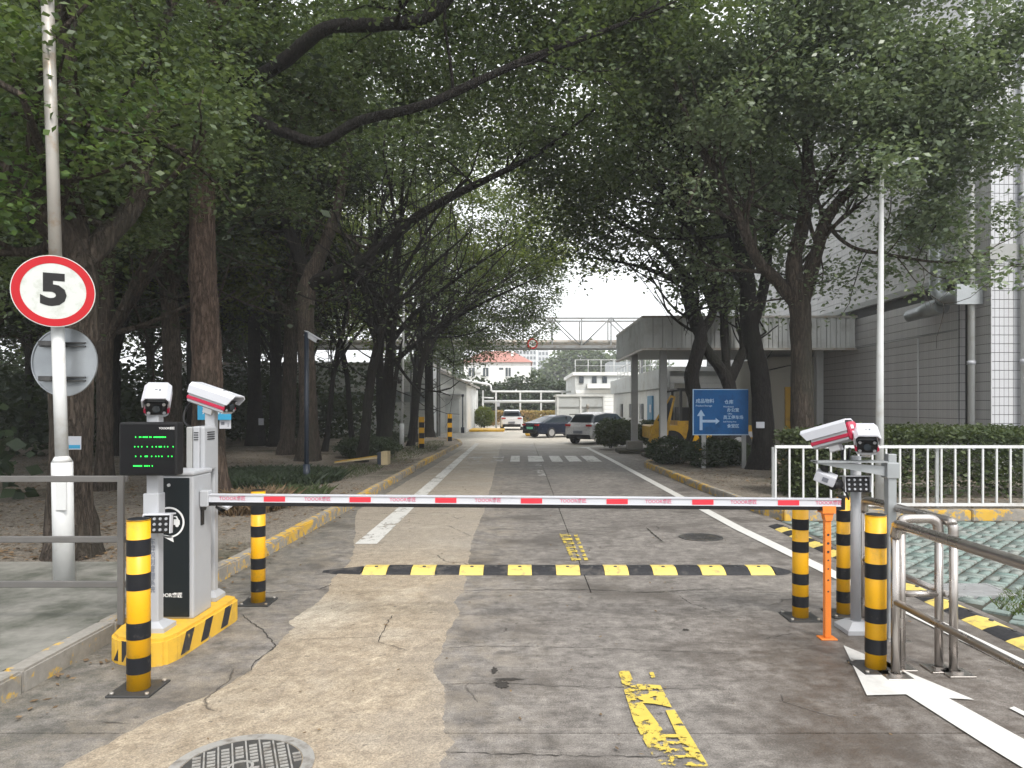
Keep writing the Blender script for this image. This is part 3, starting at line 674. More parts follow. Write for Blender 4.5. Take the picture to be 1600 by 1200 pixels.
# scattered ground stuff: leaf litter, grass tufts
rg = np.random.default_rng(5)
def scatter_litter(n, xr, yr, z, L, name, mat='leaf_dry', f=None, power=1.0):
    x = rg.uniform(*xr, n); y = yr[0] + (yr[1] - yr[0]) * rg.uniform(0, 1, n) ** power
    C = np.stack([x, y, np.full(n, z) + rg.uniform(0, 0.012, n)], 1)
    if f is not None: C = C[f(C)]
    th = rg.uniform(0, 6.28, len(C)); l = L * rg.uniform(0.5, 1.2, len(C)); d = np.stack([np.cos(th), np.sin(th), rg.normal(0, 0.15, len(C))], 1); s2 = np.stack([-np.sin(th), np.cos(th), rg.normal(0, 0.25, len(C))], 1)
    V = np.empty((len(C), 4, 3)); V[:, 0] = C; V[:, 1] = C + d * l[:, None] * .5 + s2 * l[:, None] * .25; V[:, 2] = C + d * l[:, None]; V[:, 3] = C + d * l[:, None] * .5 - s2 * l[:, None] * .25
    np_mesh(name, V.reshape(-1, 3), np.arange(len(C) * 4).reshape(-1, 4), mat, kind='stuff')
lump = lambda C: (np.sin(C[:, 0] * 1.3 + 2) * np.sin(C[:, 1] * 0.9) + rg.uniform(-0.9, 0.9, len(C))) > -0.1
scatter_litter(26000, (-16, -2.9), (7.1, 30), 0.112, 0.075, 'leaf_litter', f=lump, power=1.5)
scatter_litter(5000, (3.8, 11), (10.6, 20), 0.108, 0.07, 'leaf_litter', f=lump)
scatter_litter(420, (-3.0, 3.4), (2.8, 22), 0.005, 0.035, 'leaf_litter', power=1.3)
scatter_litter(300, (-2.83, -2.6), (2.8, 20), 0.006, 0.05, 'leaf_litter')
def grass(name, n, cf, L, mat, z=0.1, label=None):
    """thin upright blades; cf(n) gives positions"""
    C = cf(n); n = len(C); th = rg.uniform(0, 6.28, n); l = (L * rg.uniform(0.5, 1.3, n))[:, None]
    lean = np.stack([rg.normal(0, .35, n), rg.normal(0, .35, n), np.ones(n)], 1); s2 = np.stack([np.cos(th), np.sin(th), np.zeros(n)], 1) * l * 0.05
    V = np.empty((n, 4, 3)); V[:, 0] = C - s2; V[:, 1] = C + s2; V[:, 2] = C + lean * l * .6 + s2 * .7; V[:, 3] = C + lean * l * 1.0 + np.stack([lean[:, 0], lean[:, 1], np.zeros(n)], 1) * l * .5
    np_mesh(name, V.reshape(-1, 3), np.arange(n * 4).reshape(-1, 4), mat, kind='stuff')
def patch(cx, cy, rx, ry, z):
    def f(n):
        a = rg.uniform(0, 6.28, n); r = rg.uniform(0, 1, n) ** .6; return np.stack([cx + rx * r * np.cos(a), cy + ry * r * np.sin(a), np.full(n, z)], 1)
    return f
grass('grass', 9000, patch(5.4, 5.7, 1.5, 0.8, -0.02), 0.055, 'grass_green')
grass('grass', 12000, patch(-5.2, 14.6, 1.5, 1.5, 0.1), 0.2, 'leaf_deep')
grass('grass', 1200, patch(-4.0, 16.6, 0.7, 2.0, 0.1), 0.08, 'leaf_hedge')
grass('grass', 1200, patch(-4.0, 10.6, 0.45, 0.7, 0.1), 0.26, 'leaf_dry')
grass('grass', 900, patch(-3.8, 11.6, 0.6, 1.0, 0.1), 0.2, 'leaf_hedge')
grass('grass', 2500, patch(-3.6, 25, 0.7, 6, 0.1), 0.07, 'leaf_hedge')
# ================================================================ buildings
def coursed_wall(root, x0, x1, y0, y1, z0, z1, mat, rh=0.215, name='tile_course', thick=0.03, skip=None):
    """rows of tiles on an axis-aligned wall face given by its outer box; one mesh shared by the courses"""
    n = int((z1 - z0) / rh); me = None
    for k in range(n):
        if me is None:
            o = B((0, 0, 0)).b2((x0, y0, 0.006), (x1, y1, rh - 0.006), bev=0.0015).build(name, mat, root); me = o.data
        else: o = bpy.data.objects.new(name, me); COL.objects.link(o); o.parent = root
        o.location = (0, 0, z0 + k * rh)
# big tiled factory building on the right
fb = thing('factory_building', 'tall grey tiled factory building with a pale corner beside the fence', 'building', (0, 0, 0))
B().b2((10.68, 16.08, 0), (20, 40, 13)).b2((10.52, 17.0, 0), (10.67, 40, 4.62)).build('wall_core', 'joint_dark', fb)
coursed_wall(fb, 10.49, 10.52, 17.03, 36, 0.05, 4.5, 'tile_wall')
coursed_wall(fb, 10.645, 10.675, 16.9, 36, 4.85, 12.9, 'tile_wall')
coursed_wall(fb, 10.645, 10.675, 16.05, 16.85, 0.05, 12.9, 'tile_wall')
coursed_wall(fb, 10.65, 19.9, 16.045, 16.075, 0.05, 12.9, 'tile_wall_pale', rh=0.2)
coursed_wall(fb, 10.522, 10.643, 16.965, 16.995, 0.05, 4.5, 'tile_wall')
B().b2((10.40, 16.95, 4.62), (10.64, 36, 4.80), bev=0.01).build('cornice', 'canopy_column', fb)
B().b2((10.6, 16.0, 4.95), (19.9, 16.04, 5.3)).build('band', 'canopy_column', fb)
for x, y in ((10.46, 16.45), (11.32, 15.93)):
    b = B(); b.cyl((x, y, 0.1), (x, y, 12.8), 0.075, seg=12)
    p = b.build('downpipe', 'white_paint', fb)
    b = B()
    for z in (0.6, 2.6, 4.3, 6.3, 8.3, 10.3): b.cyl((x, y, z), (x, y, z + 0.09), 0.092, seg=12)
    b.build('pipe_collar', 'white_plastic', p)
B().tube([(10.43, 18.6, 0.3), (10.43, 18.6, 3.4)], 0.022, 6).build('conduit', 'white_paint', fb)
B().tube([(10.43, 23.0, 3.42), (10.43, 16.9, 3.46)], 0.018, 6).tube([(10.43, 20.5, 3.44), (10.43, 20.5, 4.6)], 0.015, 6).build('conduit', 'canopy_column', fb)
# duct with elbow
du = thing('ventilation_duct', 'fat grey metal ventilation duct bending into the factory wall', 'duct', (10.22, 17.4, 4.4))
o = Vector((10.22, 17.4, 4.4)); b = B(o)
b.tube([(10.22, 17.4, 8), (10.22, 17.4, 4.6), (10.22, 17.33, 4.38), (10.22, 17.15, 4.24), (10.22, 16.95, 4.2), (10.22, 16.35, 4.2)], 0.17, 16)
b.build('pipe', 'duct', du)
B(o).tube([(10.2, 18.6, 4.0), (10.22, 17.2, 4.08)], [0.15, 0.2], 16).build('branch_pipe', 'duct', du)
for z in (7.0, 6.3, 5.6, 4.9): B(o).cyl((10.22, 17.4, z), (10.22, 17.4, z + 0.04), 0.185, seg=16).build('flange', 'duct', du)
B(o).b2((10.02, 16.28, 3.98), (10.62, 16.36, 4.44)).build('outlet_plate', 'duct', du)
for z in (6.6, 5.2): B(o).b2((10.38, 17.37, z), (10.66, 17.43, z + 0.04)).build('bracket', 'canopy_column', du)
hb = thing('wall_hood', 'grey box hood with a sloped lid on the factory wall', 'vent box', (10.45, 18.9, 6))
B((10.45, 18.9, 6)).b2((10.2, 18.7, 5.75), (10.64, 19.15, 6.65)).build('box', 'duct', hb); B((10.45, 18.9, 6)).prism([(18.6, 6.66), (19.25, 6.66), (19.25, 6.74), (18.6, 6.70)], 10.1, 10.64, 'x').build('lid', 'canopy_column', hb)

# gate canopy
cnp = thing('gate_canopy', 'flat grey ribbed metal canopy on columns over the side entrance', 'canopy', (3.83, 22, 0)); o = Vector((3.83, 22, 0))
ZB, ZT = 3.39, 4.42
B(o).b2((3.90, 22.07, ZB + 0.06), (10.45, 27.9, ZB + 0.12)).b2((3.9, 22.07, ZT - 0.12), (10.45, 27.9, ZT - 0.02)).b2((3.875, 22.045, ZB + .05), (10.4, 22.06, ZT - .05)).b2((3.873, 22.065, ZB + .05), (3.888, 28, ZT - .05)).build('roof_deck', 'canopy_column', cnp)
n = 22; w = (10.4 - 3.83) / n; me = None
for k in range(n):
    if me is None: q = B().b2((0.012, 0, 0), (w - 0.012, 0.04, ZT - ZB - 0.1)).b2((w / 2 - .03, -0.035, 0), (w / 2 + .03, 0, ZT - ZB - 0.1)).build('fascia_panel', 'canopy_metal', cnp); me = q.data
    else: q = bpy.data.objects.new('fascia_panel', me); COL.objects.link(q); q.parent = cnp
    q.location = (k * w, 0, ZB + 0.05)
for k in range(20):
    q = bpy.data.objects.new('fascia_panel', me); COL.objects.link(q); q.parent = cnp; q.location = (0, 6 - k * 0.3, ZB + 0.05); q.rotation_euler = (0, 0, R(-90)); q.scale = (1, 1, 1)
B(o).b2((3.79, 21.96, ZT - 0.05), (10.45, 22.06, ZT + 0.02)).b2((3.79, 22.06, ZT - 0.05), (3.87, 28.05, ZT + 0.02)).b2((3.79, 21.96, ZB - 0.02), (10.45, 22.08, ZB + 0.05)).b2((3.79, 22.08, ZB - 0.02), (3.89, 28.05, ZB + 0.05)).build('edge_trim', 'galvanised', cnp)
for x, y in ((4.6, 22.8), (4.02, 24.9), (9.6, 22.8)):
    B(o).b2((x - 0.11, y - 0.11, 0.1), (x + 0.11, y + 0.11, ZB + 0.08), bev=0.01).build('column', 'canopy_column', cnp)
for x, y in ((4.6, 22.8), (4.02, 24.9)):
    q = thing('column_plinth', 'brown kerbed plinth around the %s canopy column' % ('near' if y < 24 else 'far'), 'plinth', (x, y, 0))
    B((x, y, 0)).b2((x - 0.6, y - 0.55, 0), (x + 0.9, y + 0.6, 0.13), bev=0.02).build('base', 'dark_soil', q); B((x, y, 0)).b2((x - 0.26, y - 0.26, 0.13), (x + 0.26, y + 0.26, 0.42), bev=0.02).build('block', 'kerb_edge', q)

def cladding(root, axis, fixed, a0, a1, z0, z1, mat, step, name='wall_panel', gap=0.02, t=0.04, horizontal=False, sgn=-1):
    """separate cladding sheets over a wall"""
    n = max(1, round(((z1 - z0) if horizontal else (a1 - a0)) / step))
    for k in range(n):
        if horizontal: u0, u1, v0, v1 = a0, a1, z0 + (z1 - z0) * k / n, z0 + (z1 - z0) * (k + 1) / n - gap
        else: u0, u1, v0, v1 = a0 + (a1 - a0) * k / n, a0 + (a1 - a0) * (k + 1) / n - gap, z0, z1
        if axis == 'y': B().b2((u0, fixed, v0), (u1, fixed + sgn * t, v1)).build(name, mat, root)
        else: B().b2((fixed, u0, v0), (fixed + sgn * t, u1, v1)).build(name, mat, root)
# long white workshop behind the canopy
wk = thing('workshop', 'long low white workshop with a blue door behind the canopy', 'building')
B().b2((6.1, 29.1, 0), (10.4, 46, 3.05)).build('wall', 'pale_grey_wall', wk)
cladding(wk, 'x', 6.08, 29.2, 45.8, 0.1, 2.35, 'white_wall', 1.15)
cladding(wk, 'y', 29.08, 6.15, 10.4, 0.1, 2.9, 'white_wall', 0.3, horizontal=True)
B().b2((5.9, 28.9, 2.4), (6.1, 46.2, 3.22)).b2((6.1, 28.9, 3.06), (10.4, 46, 3.25)).build('parapet', 'pale_grey_wall', wk)
dd = B().b2((5.96, 32.0, 0.1), (6.03, 33.2, 2.1)).build('door', 'blue_door', wk)
B().b2((5.93, 32.15, 1.35), (5.955, 32.5, 1.7)).build('notice', 'white_plastic', dd)
for y in (34.6, 38.0, 41.5):
    w_ = B().b2((5.98, y, 1.0), (6.03, y + 0.9, 1.75)).build('window', 'window_dark', wk); B().b2((5.95, y - 0.06, 0.93), (5.975, y + 0.96, 0.98)).b2((5.95, y + .43, 1), (5.975, y + 0.47, 1.75)).build('frame', 'white_plastic', w_)
B().b2((6.3, 28.7, 0), (6.75, 28.95, 2.55)).build('pilaster', 'beige_wall', wk)
# roof rails
b = B()
for k in range(12): b.cyl((6.2, 29.5 + k * 1.4, 3.2), (6.2, 29.5 + k * 1.4, 4.0), 0.025, seg=6)
b.tube([(6.2, 29.5, 4.0), (6.2, 45, 4.0)], 0.025, 6).tube([(6.2, 29.5, 3.6), (6.2, 45, 3.6)], 0.02, 6); b.build('roof_rail', 'white_paint', wk)
gh = thing('gatehouse', 'beige tiled room with a tall yellow post under the canopy', 'building')
B().b2((8.6, 24.6, 0), (10.4, 28.6, 3.35)).build('wall', 'beige_wall', gh); cladding(gh, 'y', 24.58, 8.62, 10.4, 0.05, 3.3, 'beige_wall', 0.25, horizontal=True)
B().b2((9.15, 24.45, 0.05), (9.38, 24.53, 2.3)).build('yellow_post', 'machine_yellow', gh)
B().b2((9.5, 24.5, 0.05), (10.2, 24.53, 2.1)).build('door', 'canopy_column', gh)
# low white container box
ct = thing('container_box', 'low plain white container box beside the parked cars', 'container', (3.5, 43, 0)); o = Vector((3.5, 43, 0))
B(o).b2((2.25, 42, 0), (4.95, 45, 2.2)).build('body', 'pale_grey_wall', ct); B(o).b2((2.15, 41.9, 2.2), (5.05, 45.1, 2.32)).build('roof', 'white_wall', ct)
for x in (2.25, 3.6, 4.95): B(o).b2((x - 0.05, 41.93, 0), (x + 0.05, 41.99, 2.2)).build('post', 'white_wall', ct)
B(o).b2((2.31, 41.94, 1.55), (4.9, 41.99, 1.6)).b2((2.31, 41.94, 0.75), (4.9, 41.99, 0.80)).build('rail', 'canopy_column', ct)
B(o).cyl((4.0, 41.7, 0), (4.0, 41.7, 1.5), 0.05, seg=8).cyl((4.0, 41.7, 1.5), (4.0, 41.7, 1.75), 0.1, seg=8).build('valve', 'galvanised', ct)
# white plant building with roof rails
wb = thing('plant_building', 'white clad plant building with railings on its flat roof', 'building', (6, 56, 0)); o = Vector((6, 56, 0))
B(o).b2((4.3, 55, 0), (12, 66, 4.0)).build('wall', 'pale_grey_wall', wb); B(o).b2((4.1, 54.8, 4.0), (12, 66, 4.25)).b2((5.2, 54.5, 3.0), (12, 54.99, 3.35)).build('roof', 'white_wall', wb)
for k in range(9): B(o).b2((4.35, 54.94, 0.2 + k * 0.3), (11.9, 54.99, 0.47 + k * 0.3)).build('wall_panel', 'white_wall', wb)
for x in (4.6, 5.6, 6.4): B(o).b2((x, 54.9, 3.4), (x + 0.35, 54.98, 3.9)).build('window', 'window_dark', wb)
b = B(o)
for k in range(8): b.cyl((4.3 + k * 1.0, 55, 4.25), (4.3 + k * 1.0, 55, 5.2), 0.03, seg=6)
b.tube([(4.3, 55, 5.2), (11.4, 55, 5.2)], 0.03, 6).tube([(4.3, 55, 4.75), (11.4, 55, 4.75)], 0.02, 6); b.build('roof_rail', 'white_paint', wb)
B(o).b2((7.2, 57, 4.25), (9.4, 60, 5.2)).build('roof_unit', 'duct', wb)
# left white buildings
lb = thing('storage_shed', 'long white panelled shed seen between the left row of trunks', 'building')
B().b2((-19, 40.1, 0), (-5.05, 52, 3.9)).build('wall', 'pale_grey_wall', lb)
for k in range(13):
    if k in (6, 7): continue
    B().b2((-19, 40.04, 0.05 + k * 0.3), (-5.1, 40.09, 0.33 + k * 0.3)).build('wall_panel', 'white_wall', lb)
B().b2((-19, 40.02, 1.88), (-5.1, 40.09, 2.42)).build('window_band', 'duct', lb)
B().b2((-19.1, 39.95, 3.95), (-5.0, 52, 4.1)).build('roof', 'galvanised', lb)
gb = thing('gable_hall', 'smooth white gabled hall at the end of the left verge', 'building')
B().prism([(-8.3, 0), (-3.3, 0), (-3.3, 2.95), (-5.2, 3.75), (-8.3, 4.6)], 44, 54, 'y').build('wall', 'white_wall', gb)
B().prism([(-3.05, 2.92), (-3.05, 3.06), (-5.2, 3.93), (-8.4, 4.8), (-8.4, 4.66), (-5.2, 3.79)], 43.7, 54.3, 'y').build('roof', 'galvanised', gb)
B().b2((-4.6, 43.93, 0.05), (-3.75, 43.99, 2.1)).build('door', 'pale_grey_wall', gb); B().b2((-4.8, 43.4, 2.3), (-3.6, 43.99, 2.38)).build('door_canopy', 'canopy_column', gb)
# lattice frame
lf = thing('lattice_mast', 'grey braced steel lattice mast beside the white shed', 'steel frame', (-4.8, 38, 0)); o = Vector((-4.8, 38, 0))
for x in (-5.75, -4.35):
    for y in (37.6, 38.6): B(o).b2((x - 0.05, y - 0.05, 0), (x + 0.05, y + 0.05, 4.2)).build('post', 'bridge_steel', lf)
b = B(o); H = [0.1, 1.45, 2.8, 4.15]
for i, z in enumerate(H):
    b.tube([(-5.75, 37.6, z), (-4.35, 37.6, z)], 0.035, 5).tube([(-5.75, 38.6, z), (-4.35, 38.6, z)], 0.035, 5)
    if i < 3: b.tube([(-5.75, 37.6, z), (-4.35, 37.6, H[i + 1])], 0.03, 5).tube([(-4.35, 37.6, z), (-5.75, 37.6, H[i + 1])], 0.03, 5)
b.build('bracing', 'bridge_steel', lf)

# pipe bridge truss over the drive
pb = thing('pipe_bridge', 'long steel truss pipe bridge spanning the drive', 'bridge', (0, 45, 0)); o = Vector((0, 45, 0))
zb, zt = P(812, 541, 45).z, P(812, 496, 45).z; bz = 0.16; X0, X1 = -16.5, 9.5
for y in (45.0, 46.6):
    B(o).b2((X0, y - .07, zb - .12), (X1, y + .07, zb + .06)).build('bottom_chord', 'bridge_steel', pb); B(o).b2((X0, y - .05, zt - .1), (X1, y + .05, zt)).build('top_chord', 'bridge_steel', pb)
    b = B(o); n = 14; w = (X1 - X0) / n
    for k in range(n + 1):
        x = X0 + k * w; b.b2((x - .04, y - .04, zb + .06), (x + .04, y + .04, zt - .1))
        if k < n: b.tube([(x, y, zb if k % 2 else zt), (x + w, y, zt if k % 2 else zb)], 0.045, 5)
    b.build('web', 'bridge_steel', pb)
for dx, r, dz in ((0.3, 0.16, 0.28), (0.75, 0.12, 0.24), (1.15, 0.18, 0.3)): B(o).tube([(X0, 45 + dx, zb + dz), (X1, 45 + dx, zb + dz)], r, 10).build('pipe', 'galvanised', pb)
for x in (-14.5, -5.6, 7.8): B(o).b2((x - .12, 45.5, 0), (x + .12, 45.75, zb - .12)).build('leg', 'bridge_steel', pb)
# round height limit sign on the bridge
hsn = thing('height_sign', 'small round red rimmed height limit sign under the bridge', 'sign', P(832, 537, 44.8)); o = P(832, 537, 44.8)
B(o).ring(o, 0.24, 0.34, -0.02, 0.02, 28, normal=(0, -1, 0)).build('rim', 'sign_red', hsn); B(o).cyl(o + Vector((0, .015, 0)), o + Vector((0, -.01, 0)), 0.24, seg=28).build('plate', 'sign_white', hsn)
text('4.5m', 0.2, (0, -0.016, 0), (R(90), 0, 0), 'lettering_black', hsn, bold=0.006)

# pipe rack at the back of the yard
pr = thing('pipe_rack', 'low white pipe rack on thin posts across the back of the yard', 'pipe rack', (0, 60, 0)); o = Vector((0, 60, 0))
B(o).tube([(-4.3, 52, 3.55), (-3.4, 56, 3.5), (-2.6, 60, 3.45), (-2.45, 60, 3.35), (-2.4, 60, 2.95), (-2.3, 60, 2.85), (4.9, 60, 2.83)], 0.09, 8).build('pipe', 'white_paint', pr)
B(o).tube([(-3.0, 60, 2.0), (5.5, 60, 2.02)], 0.12, 8).tube([(-3.2, 60, 2.35), (-2.2, 60, 2.3)], 0.06, 8).build('pipe', 'white_paint', pr)
for x in (-3.6, -3.1, -2.0, 0.05, 1.8, 3.6): B(o).b2((x - .07, 59.93, 0), (x + .07, 60.07, 2.95)).build('post', 'white_paint', pr)
wp = thing('marker_post', 'short white marker post in front of the yellow shrub', 'post', (-1.65, 50, 0))
B((-1.65, 50, 0)).b2((-1.72, 49.95, 0), (-1.6, 50.05, 1.95)).build('post', 'white_paint', wp); B((-1.65, 50, 0)).b2((-1.6, 49.97, 1.6), (-1.4, 50.03, 1.9)).build('plate', 'white_plastic', wp)
# far house with a red roof
rh = thing('white_house', 'distant white house with a red tiled hip roof', 'house', (-4, 115, 0)); o = Vector((-4, 115, 0))
hx0, hx1 = P(725, 0, 115).x, P(829, 0, 115).x; hz0, hz1 = P(0, 600, 115).z, P(0, 566, 115).z
B(o).b2((hx0, 115, 0), (hx1, 126, hz1)).build('wall', 'white_wall', rh)
B(o).loft([[(hx0 - .5, 114.5, hz1), (hx1 + .4, 114.5, hz1), (hx1 + .4, 126, hz1), (hx0 - .5, 126, hz1)], [(hx0 + 3, 119, hz1 + 2.1), (hx1 - 3, 119, hz1 + 2.1), (hx1 - 3, 121, hz1 + 2.1), (hx0 + 3, 121, hz1 + 2.1)]]).build('roof', 'roof_red', rh)
B(o).b2((hx1 - 3.2, 117, hz1 + .5), (hx1 - 2.8, 117.4, hz1 + 2.6)).build('chimney', 'white_wall', rh)
for px_, w_ in ((737, 1.0), (759, 0.9), (794, 0.85)):
    x = P(px_, 0, 115).x; q = B(o).b2((x - w_ / 2, 114.93, hz1 - 2.3), (x + w_ / 2, 115.01, hz1 - 0.9)).build('window', 'window_dark', rh); B(o).b2((x - .04, 114.9, hz1 - 2.3), (x + .04, 114.925, hz1 - .9)).b2((x - w_ / 2 - .1, 114.86, hz1 - 2.42), (x + w_ / 2 + .1, 114.99, hz1 - 2.32)).build('frame', 'white_wall', q)
B(o).b2((P(748, 0, 115).x - .4, 114.6, hz1 - 1.7), (P(748, 0, 115).x + .4, 114.98, hz1 - 1.1)).build('air_conditioner', 'pale_grey_wall', rh)
B(o).b2((P(783, 0, 115).x - .35, 114.93, hz1 - 1.2), (P(783, 0, 115).x + .35, 115.01, hz1 - .9)).build('window', 'window_dark', rh)
# far apartment towers
def tower(px0, px1, pyt, Y, label, rows_, cols):
    x0, x1, z = P(px0, 0, Y).x, P(px1, 0, Y).x, P(0, pyt, Y).z; r = thing('apartment_tower', label, 'tower block', ((x0 + x1) / 2, Y, 0), group='hazy tower blocks far away'); o = r.location
    B(o).b2((x0, Y, 0), (x1, Y + 14, z)).build('wall', 'tower_grey', r)
    me = None; dz = (z - 4) / rows_; dx = (x1 - x0) / cols
    for i in range(rows_):
        for j in range(cols):
            if me is None: q = B().b2((-dx * .3, 0, 0), (dx * .3, 0.25, dz * .55)).build('window', 'window_dark', r); me = q.data
            else: q = bpy.data.objects.new('window', me); COL.objects.link(q); q.parent = r
            q.location = Vector((x0 + dx * (j + .5), Y - .1, 3 + dz * i)) - o
    return r
tower(806, 838, 541, 300, 'far grey tower block above the red roof', 10, 6)
tower(841, 857, 543, 330, 'narrow far tower block right of the other', 10, 3)
tower(772, 800, 546, 320, 'far pale tower block partly behind the treetops', 9, 4)
tower(929, 944, 541, 310, 'slim far tower block left of the gate canopy', 12, 3)

# ================================================================ hedges, shrubs, far vegetation
def shrub(name, label, cat, c, r, n, L, mat, group=None, core=True, box=False, corem='leaf_deep'):
    rng = np.random.default_rng(int(abs(c[0] * 77 + c[1] * 31)) + 5)
    base = (c[0], c[1], 0.1); root = thing(name, label, cat, base, group=group)
    if box: v = rng.uniform(-1, 1, (n, 3)); ax = rng.integers(0, 3, n); v[np.arange(n), ax] = np.sign(v[np.arange(n), ax]) * rng.uniform(0.85, 1.02, n); v[:, 2] = np.abs(v[:, 2]) * 2 - 1
    else: v = rng.normal(0, 1, (n, 3)); v /= np.linalg.norm(v, axis=1)[:, None]; v *= rng.uniform(0.72, 1.03, (n, 1)) * (1 + 0.08 * np.sin(v[:, :1] * 7 + c[0]) * np.sin(v[:, 2:] * 6 + c[1]))
    C = v * np.array(r) + np.array([0, 0, r[2]]) + rng.normal(0, 0.02, (n, 3)); C = C[C[:, 2] > 0]
    V, F = leaf_arrays(C, rng, L, 0.6, 0.0, 0.3); np_mesh('foliage', V, F, mat, root, kind='stuff')
    w = Wood(rng)
    for k in range(7):
        a = rng.uniform(0, 6.28); w.limb([(0.04 * math.cos(a), 0.04 * math.sin(a), -0.05), (r[0] * .3 * math.cos(a), r[1] * .3 * math.sin(a), r[2] * .7), (r[0] * .7 * math.cos(a), r[1] * .7 * math.sin(a), r[2] * 1.4)], [0.02, 0.014, 0.006], 5)
    w.build('stems', 'bark_dark', root, (0, 0, 0)); return root
shrub('hedge', 'clipped dark green hedge behind the white railing', 'hedge', (8.75, 12.4), (4.05, 0.5, 0.55), 30000, 0.085, 'leaf_hedge', box=True)
shrub('hedge', 'low dark hedge at the foot of the factory wall', 'hedge', (8.3, 15.3), (2.2, 0.5, 0.55), 12000, 0.08, 'leaf_hedge', box=True)
for c, r, lab in (((2.95 + .5, 27.0), (0.6, 0.55, 0.52), 'round clipped bush in front of the silver car'), ((4.15, 28.6), (0.55, 0.5, 0.5), 'round bush lit yellow beside the canopy column'), ((5.15, 29.0 - 1.2), (0.6, 0.5, 0.5), 'round bush between the two canopy columns')):
    shrub('round_bush', lab, 'bush', c, r, 4200, 0.09, 'leaf_hedge', group='round bushes by the canopy')
for c, r, lab in (((4.0, 19.0), (0.62, 0.5, 0.36), 'dark low bush at the rounded kerb corner'), ((4.75, 17.9), (0.62, 0.5, 0.36), 'dark low bush in front of the blue sign'), ((5.55, 18.6), (0.5, 0.5, 0.33), 'dark low bush under the right half of the sign')):
    shrub('low_bush', lab, 'bush', c, r, 4500, 0.07, 'leaf_deep', group='low bushes round the blue sign')
shrub('dome_bush', 'dark mounded bush beside the left row of trunks', 'bush', (-4.55, 21.3), (0.95, 0.9, 0.32), 6500, 0.08, 'leaf_deep')
shrub('dome_bush', 'dark bush at the foot of the white lamp pole', 'bush', (-4.9, 27.0), (0.6, 0.6, 0.28), 3000, 0.08, 'leaf_deep')
shrub('yellow_shrub', 'yellow green shrub at the corner of the white hall', 'bush', (-2.6, 52), (0.75, 0.7, 0.75), 3500, 0.13, 'leaf_yellowgreen')
shrub('reed_bed', 'straw coloured reeds behind the white car', 'reeds', (0.6, 57.5), (2.9, 0.6, 0.55), 9000, 0.16, 'leaf_straw', box=True)
shrub('reed_bed', 'straw coloured clump behind the dark saloon car', 'reeds', (3.9, 57.5), (1.2, 0.6, 0.5), 3500, 0.16, 'leaf_straw', box=True)
def mass(name, blobs, n, L, mat, kind='stuff', seed=1):
    rng = np.random.default_rng(seed); out = []
    tot = sum((r[0] * r[1] * r[2]) ** (2 / 3) for _, r in blobs)
    for c, r in blobs:
        m = int(n * (r[0] * r[1] * r[2]) ** (2 / 3) / tot); v = rng.normal(0, 1, (m, 3)); v /= np.linalg.norm(v, axis=1)[:, None]
        v *= (rng.uniform(0.3, 1, (m, 1)) ** 0.4) * (1 + 0.2 * np.sin(v[:, :1] * 5 + c[0]) * np.sin(v[:, 2:] * 7 + c[1])); out.append(np.array(c) + v * np.array(r))
    C = np.concatenate(out); C = C[C[:, 2] > 0.02]; V, F = leaf_arrays(C, rng, L, 0.7, 0.1, 0.2); return np_mesh(name, V, F, mat, kind=kind)
rr = random.Random(4)
mass('far_hedge', [((x, 76 + rr.uniform(-1, 1), 1.6), (2.2, 1.6, 3.0 + rr.uniform(-.3, .5))) for x in np.arange(-12, 12, 1.7)], 26000, 0.42, 'leaf_deep', seed=2)
mass('far_trees', [((P(px_, 0, 140).x, 140, z), (r_, 4, r_)) for px_, z, r_ in ((866, 6, 4.0), (880, 8, 4.5), (902, 9.5, 4.6), (918, 10, 4), (935, 8, 4), (845, 5, 4), (700, 8, 5), (680, 9, 6), (960, 8, 5), (985, 7, 5), (1010, 7, 5))], 15000, 0.85, 'leaf_camphor', seed=3)

# ================================================================ trees
def L3(*pts): return [tuple(P(*p)) for p in pts]
CAMD = lambda C: (C[:, 1] > 3.2)
def clearview(C):
    """crowns stay out of the sight line along the drive and above the picture's open sky"""
    px_ = 812 + FPX * C[:, 0] / C[:, 1]; py_ = 634 - FPX * (C[:, 2] - CAMH) / C[:, 1]
    low = np.interp(px_, [-400, 0, 150, 300, 400, 560, 700, 790, 850, 872, 880, 1035, 1045, 1130, 1300, 1390, 1560, 1620, 2200], [620, 560, 600, 330, 520, 600, 590, 560, 545, 520, 445, 430, 470, 500, 520, 455, 440, 420, 420])
    return (py_ < low + rg.normal(0, 12, len(C))) & (C[:, 1] > 3.4) & (C[:, 2] > 2.3)
def lofty(hi, p_low, soft=60):
    """as clearview, but thin below the height where the crowns close, so that trunks and limbs show"""
    def f(C):
        py_ = 634 - FPX * (C[:, 2] - CAMH) / C[:, 1]; h = np.interp(py_, [hi - soft, hi + soft], [1, p_low]); return clearview(C) & (rg.uniform(0, 1, len(C)) < h)
    return f
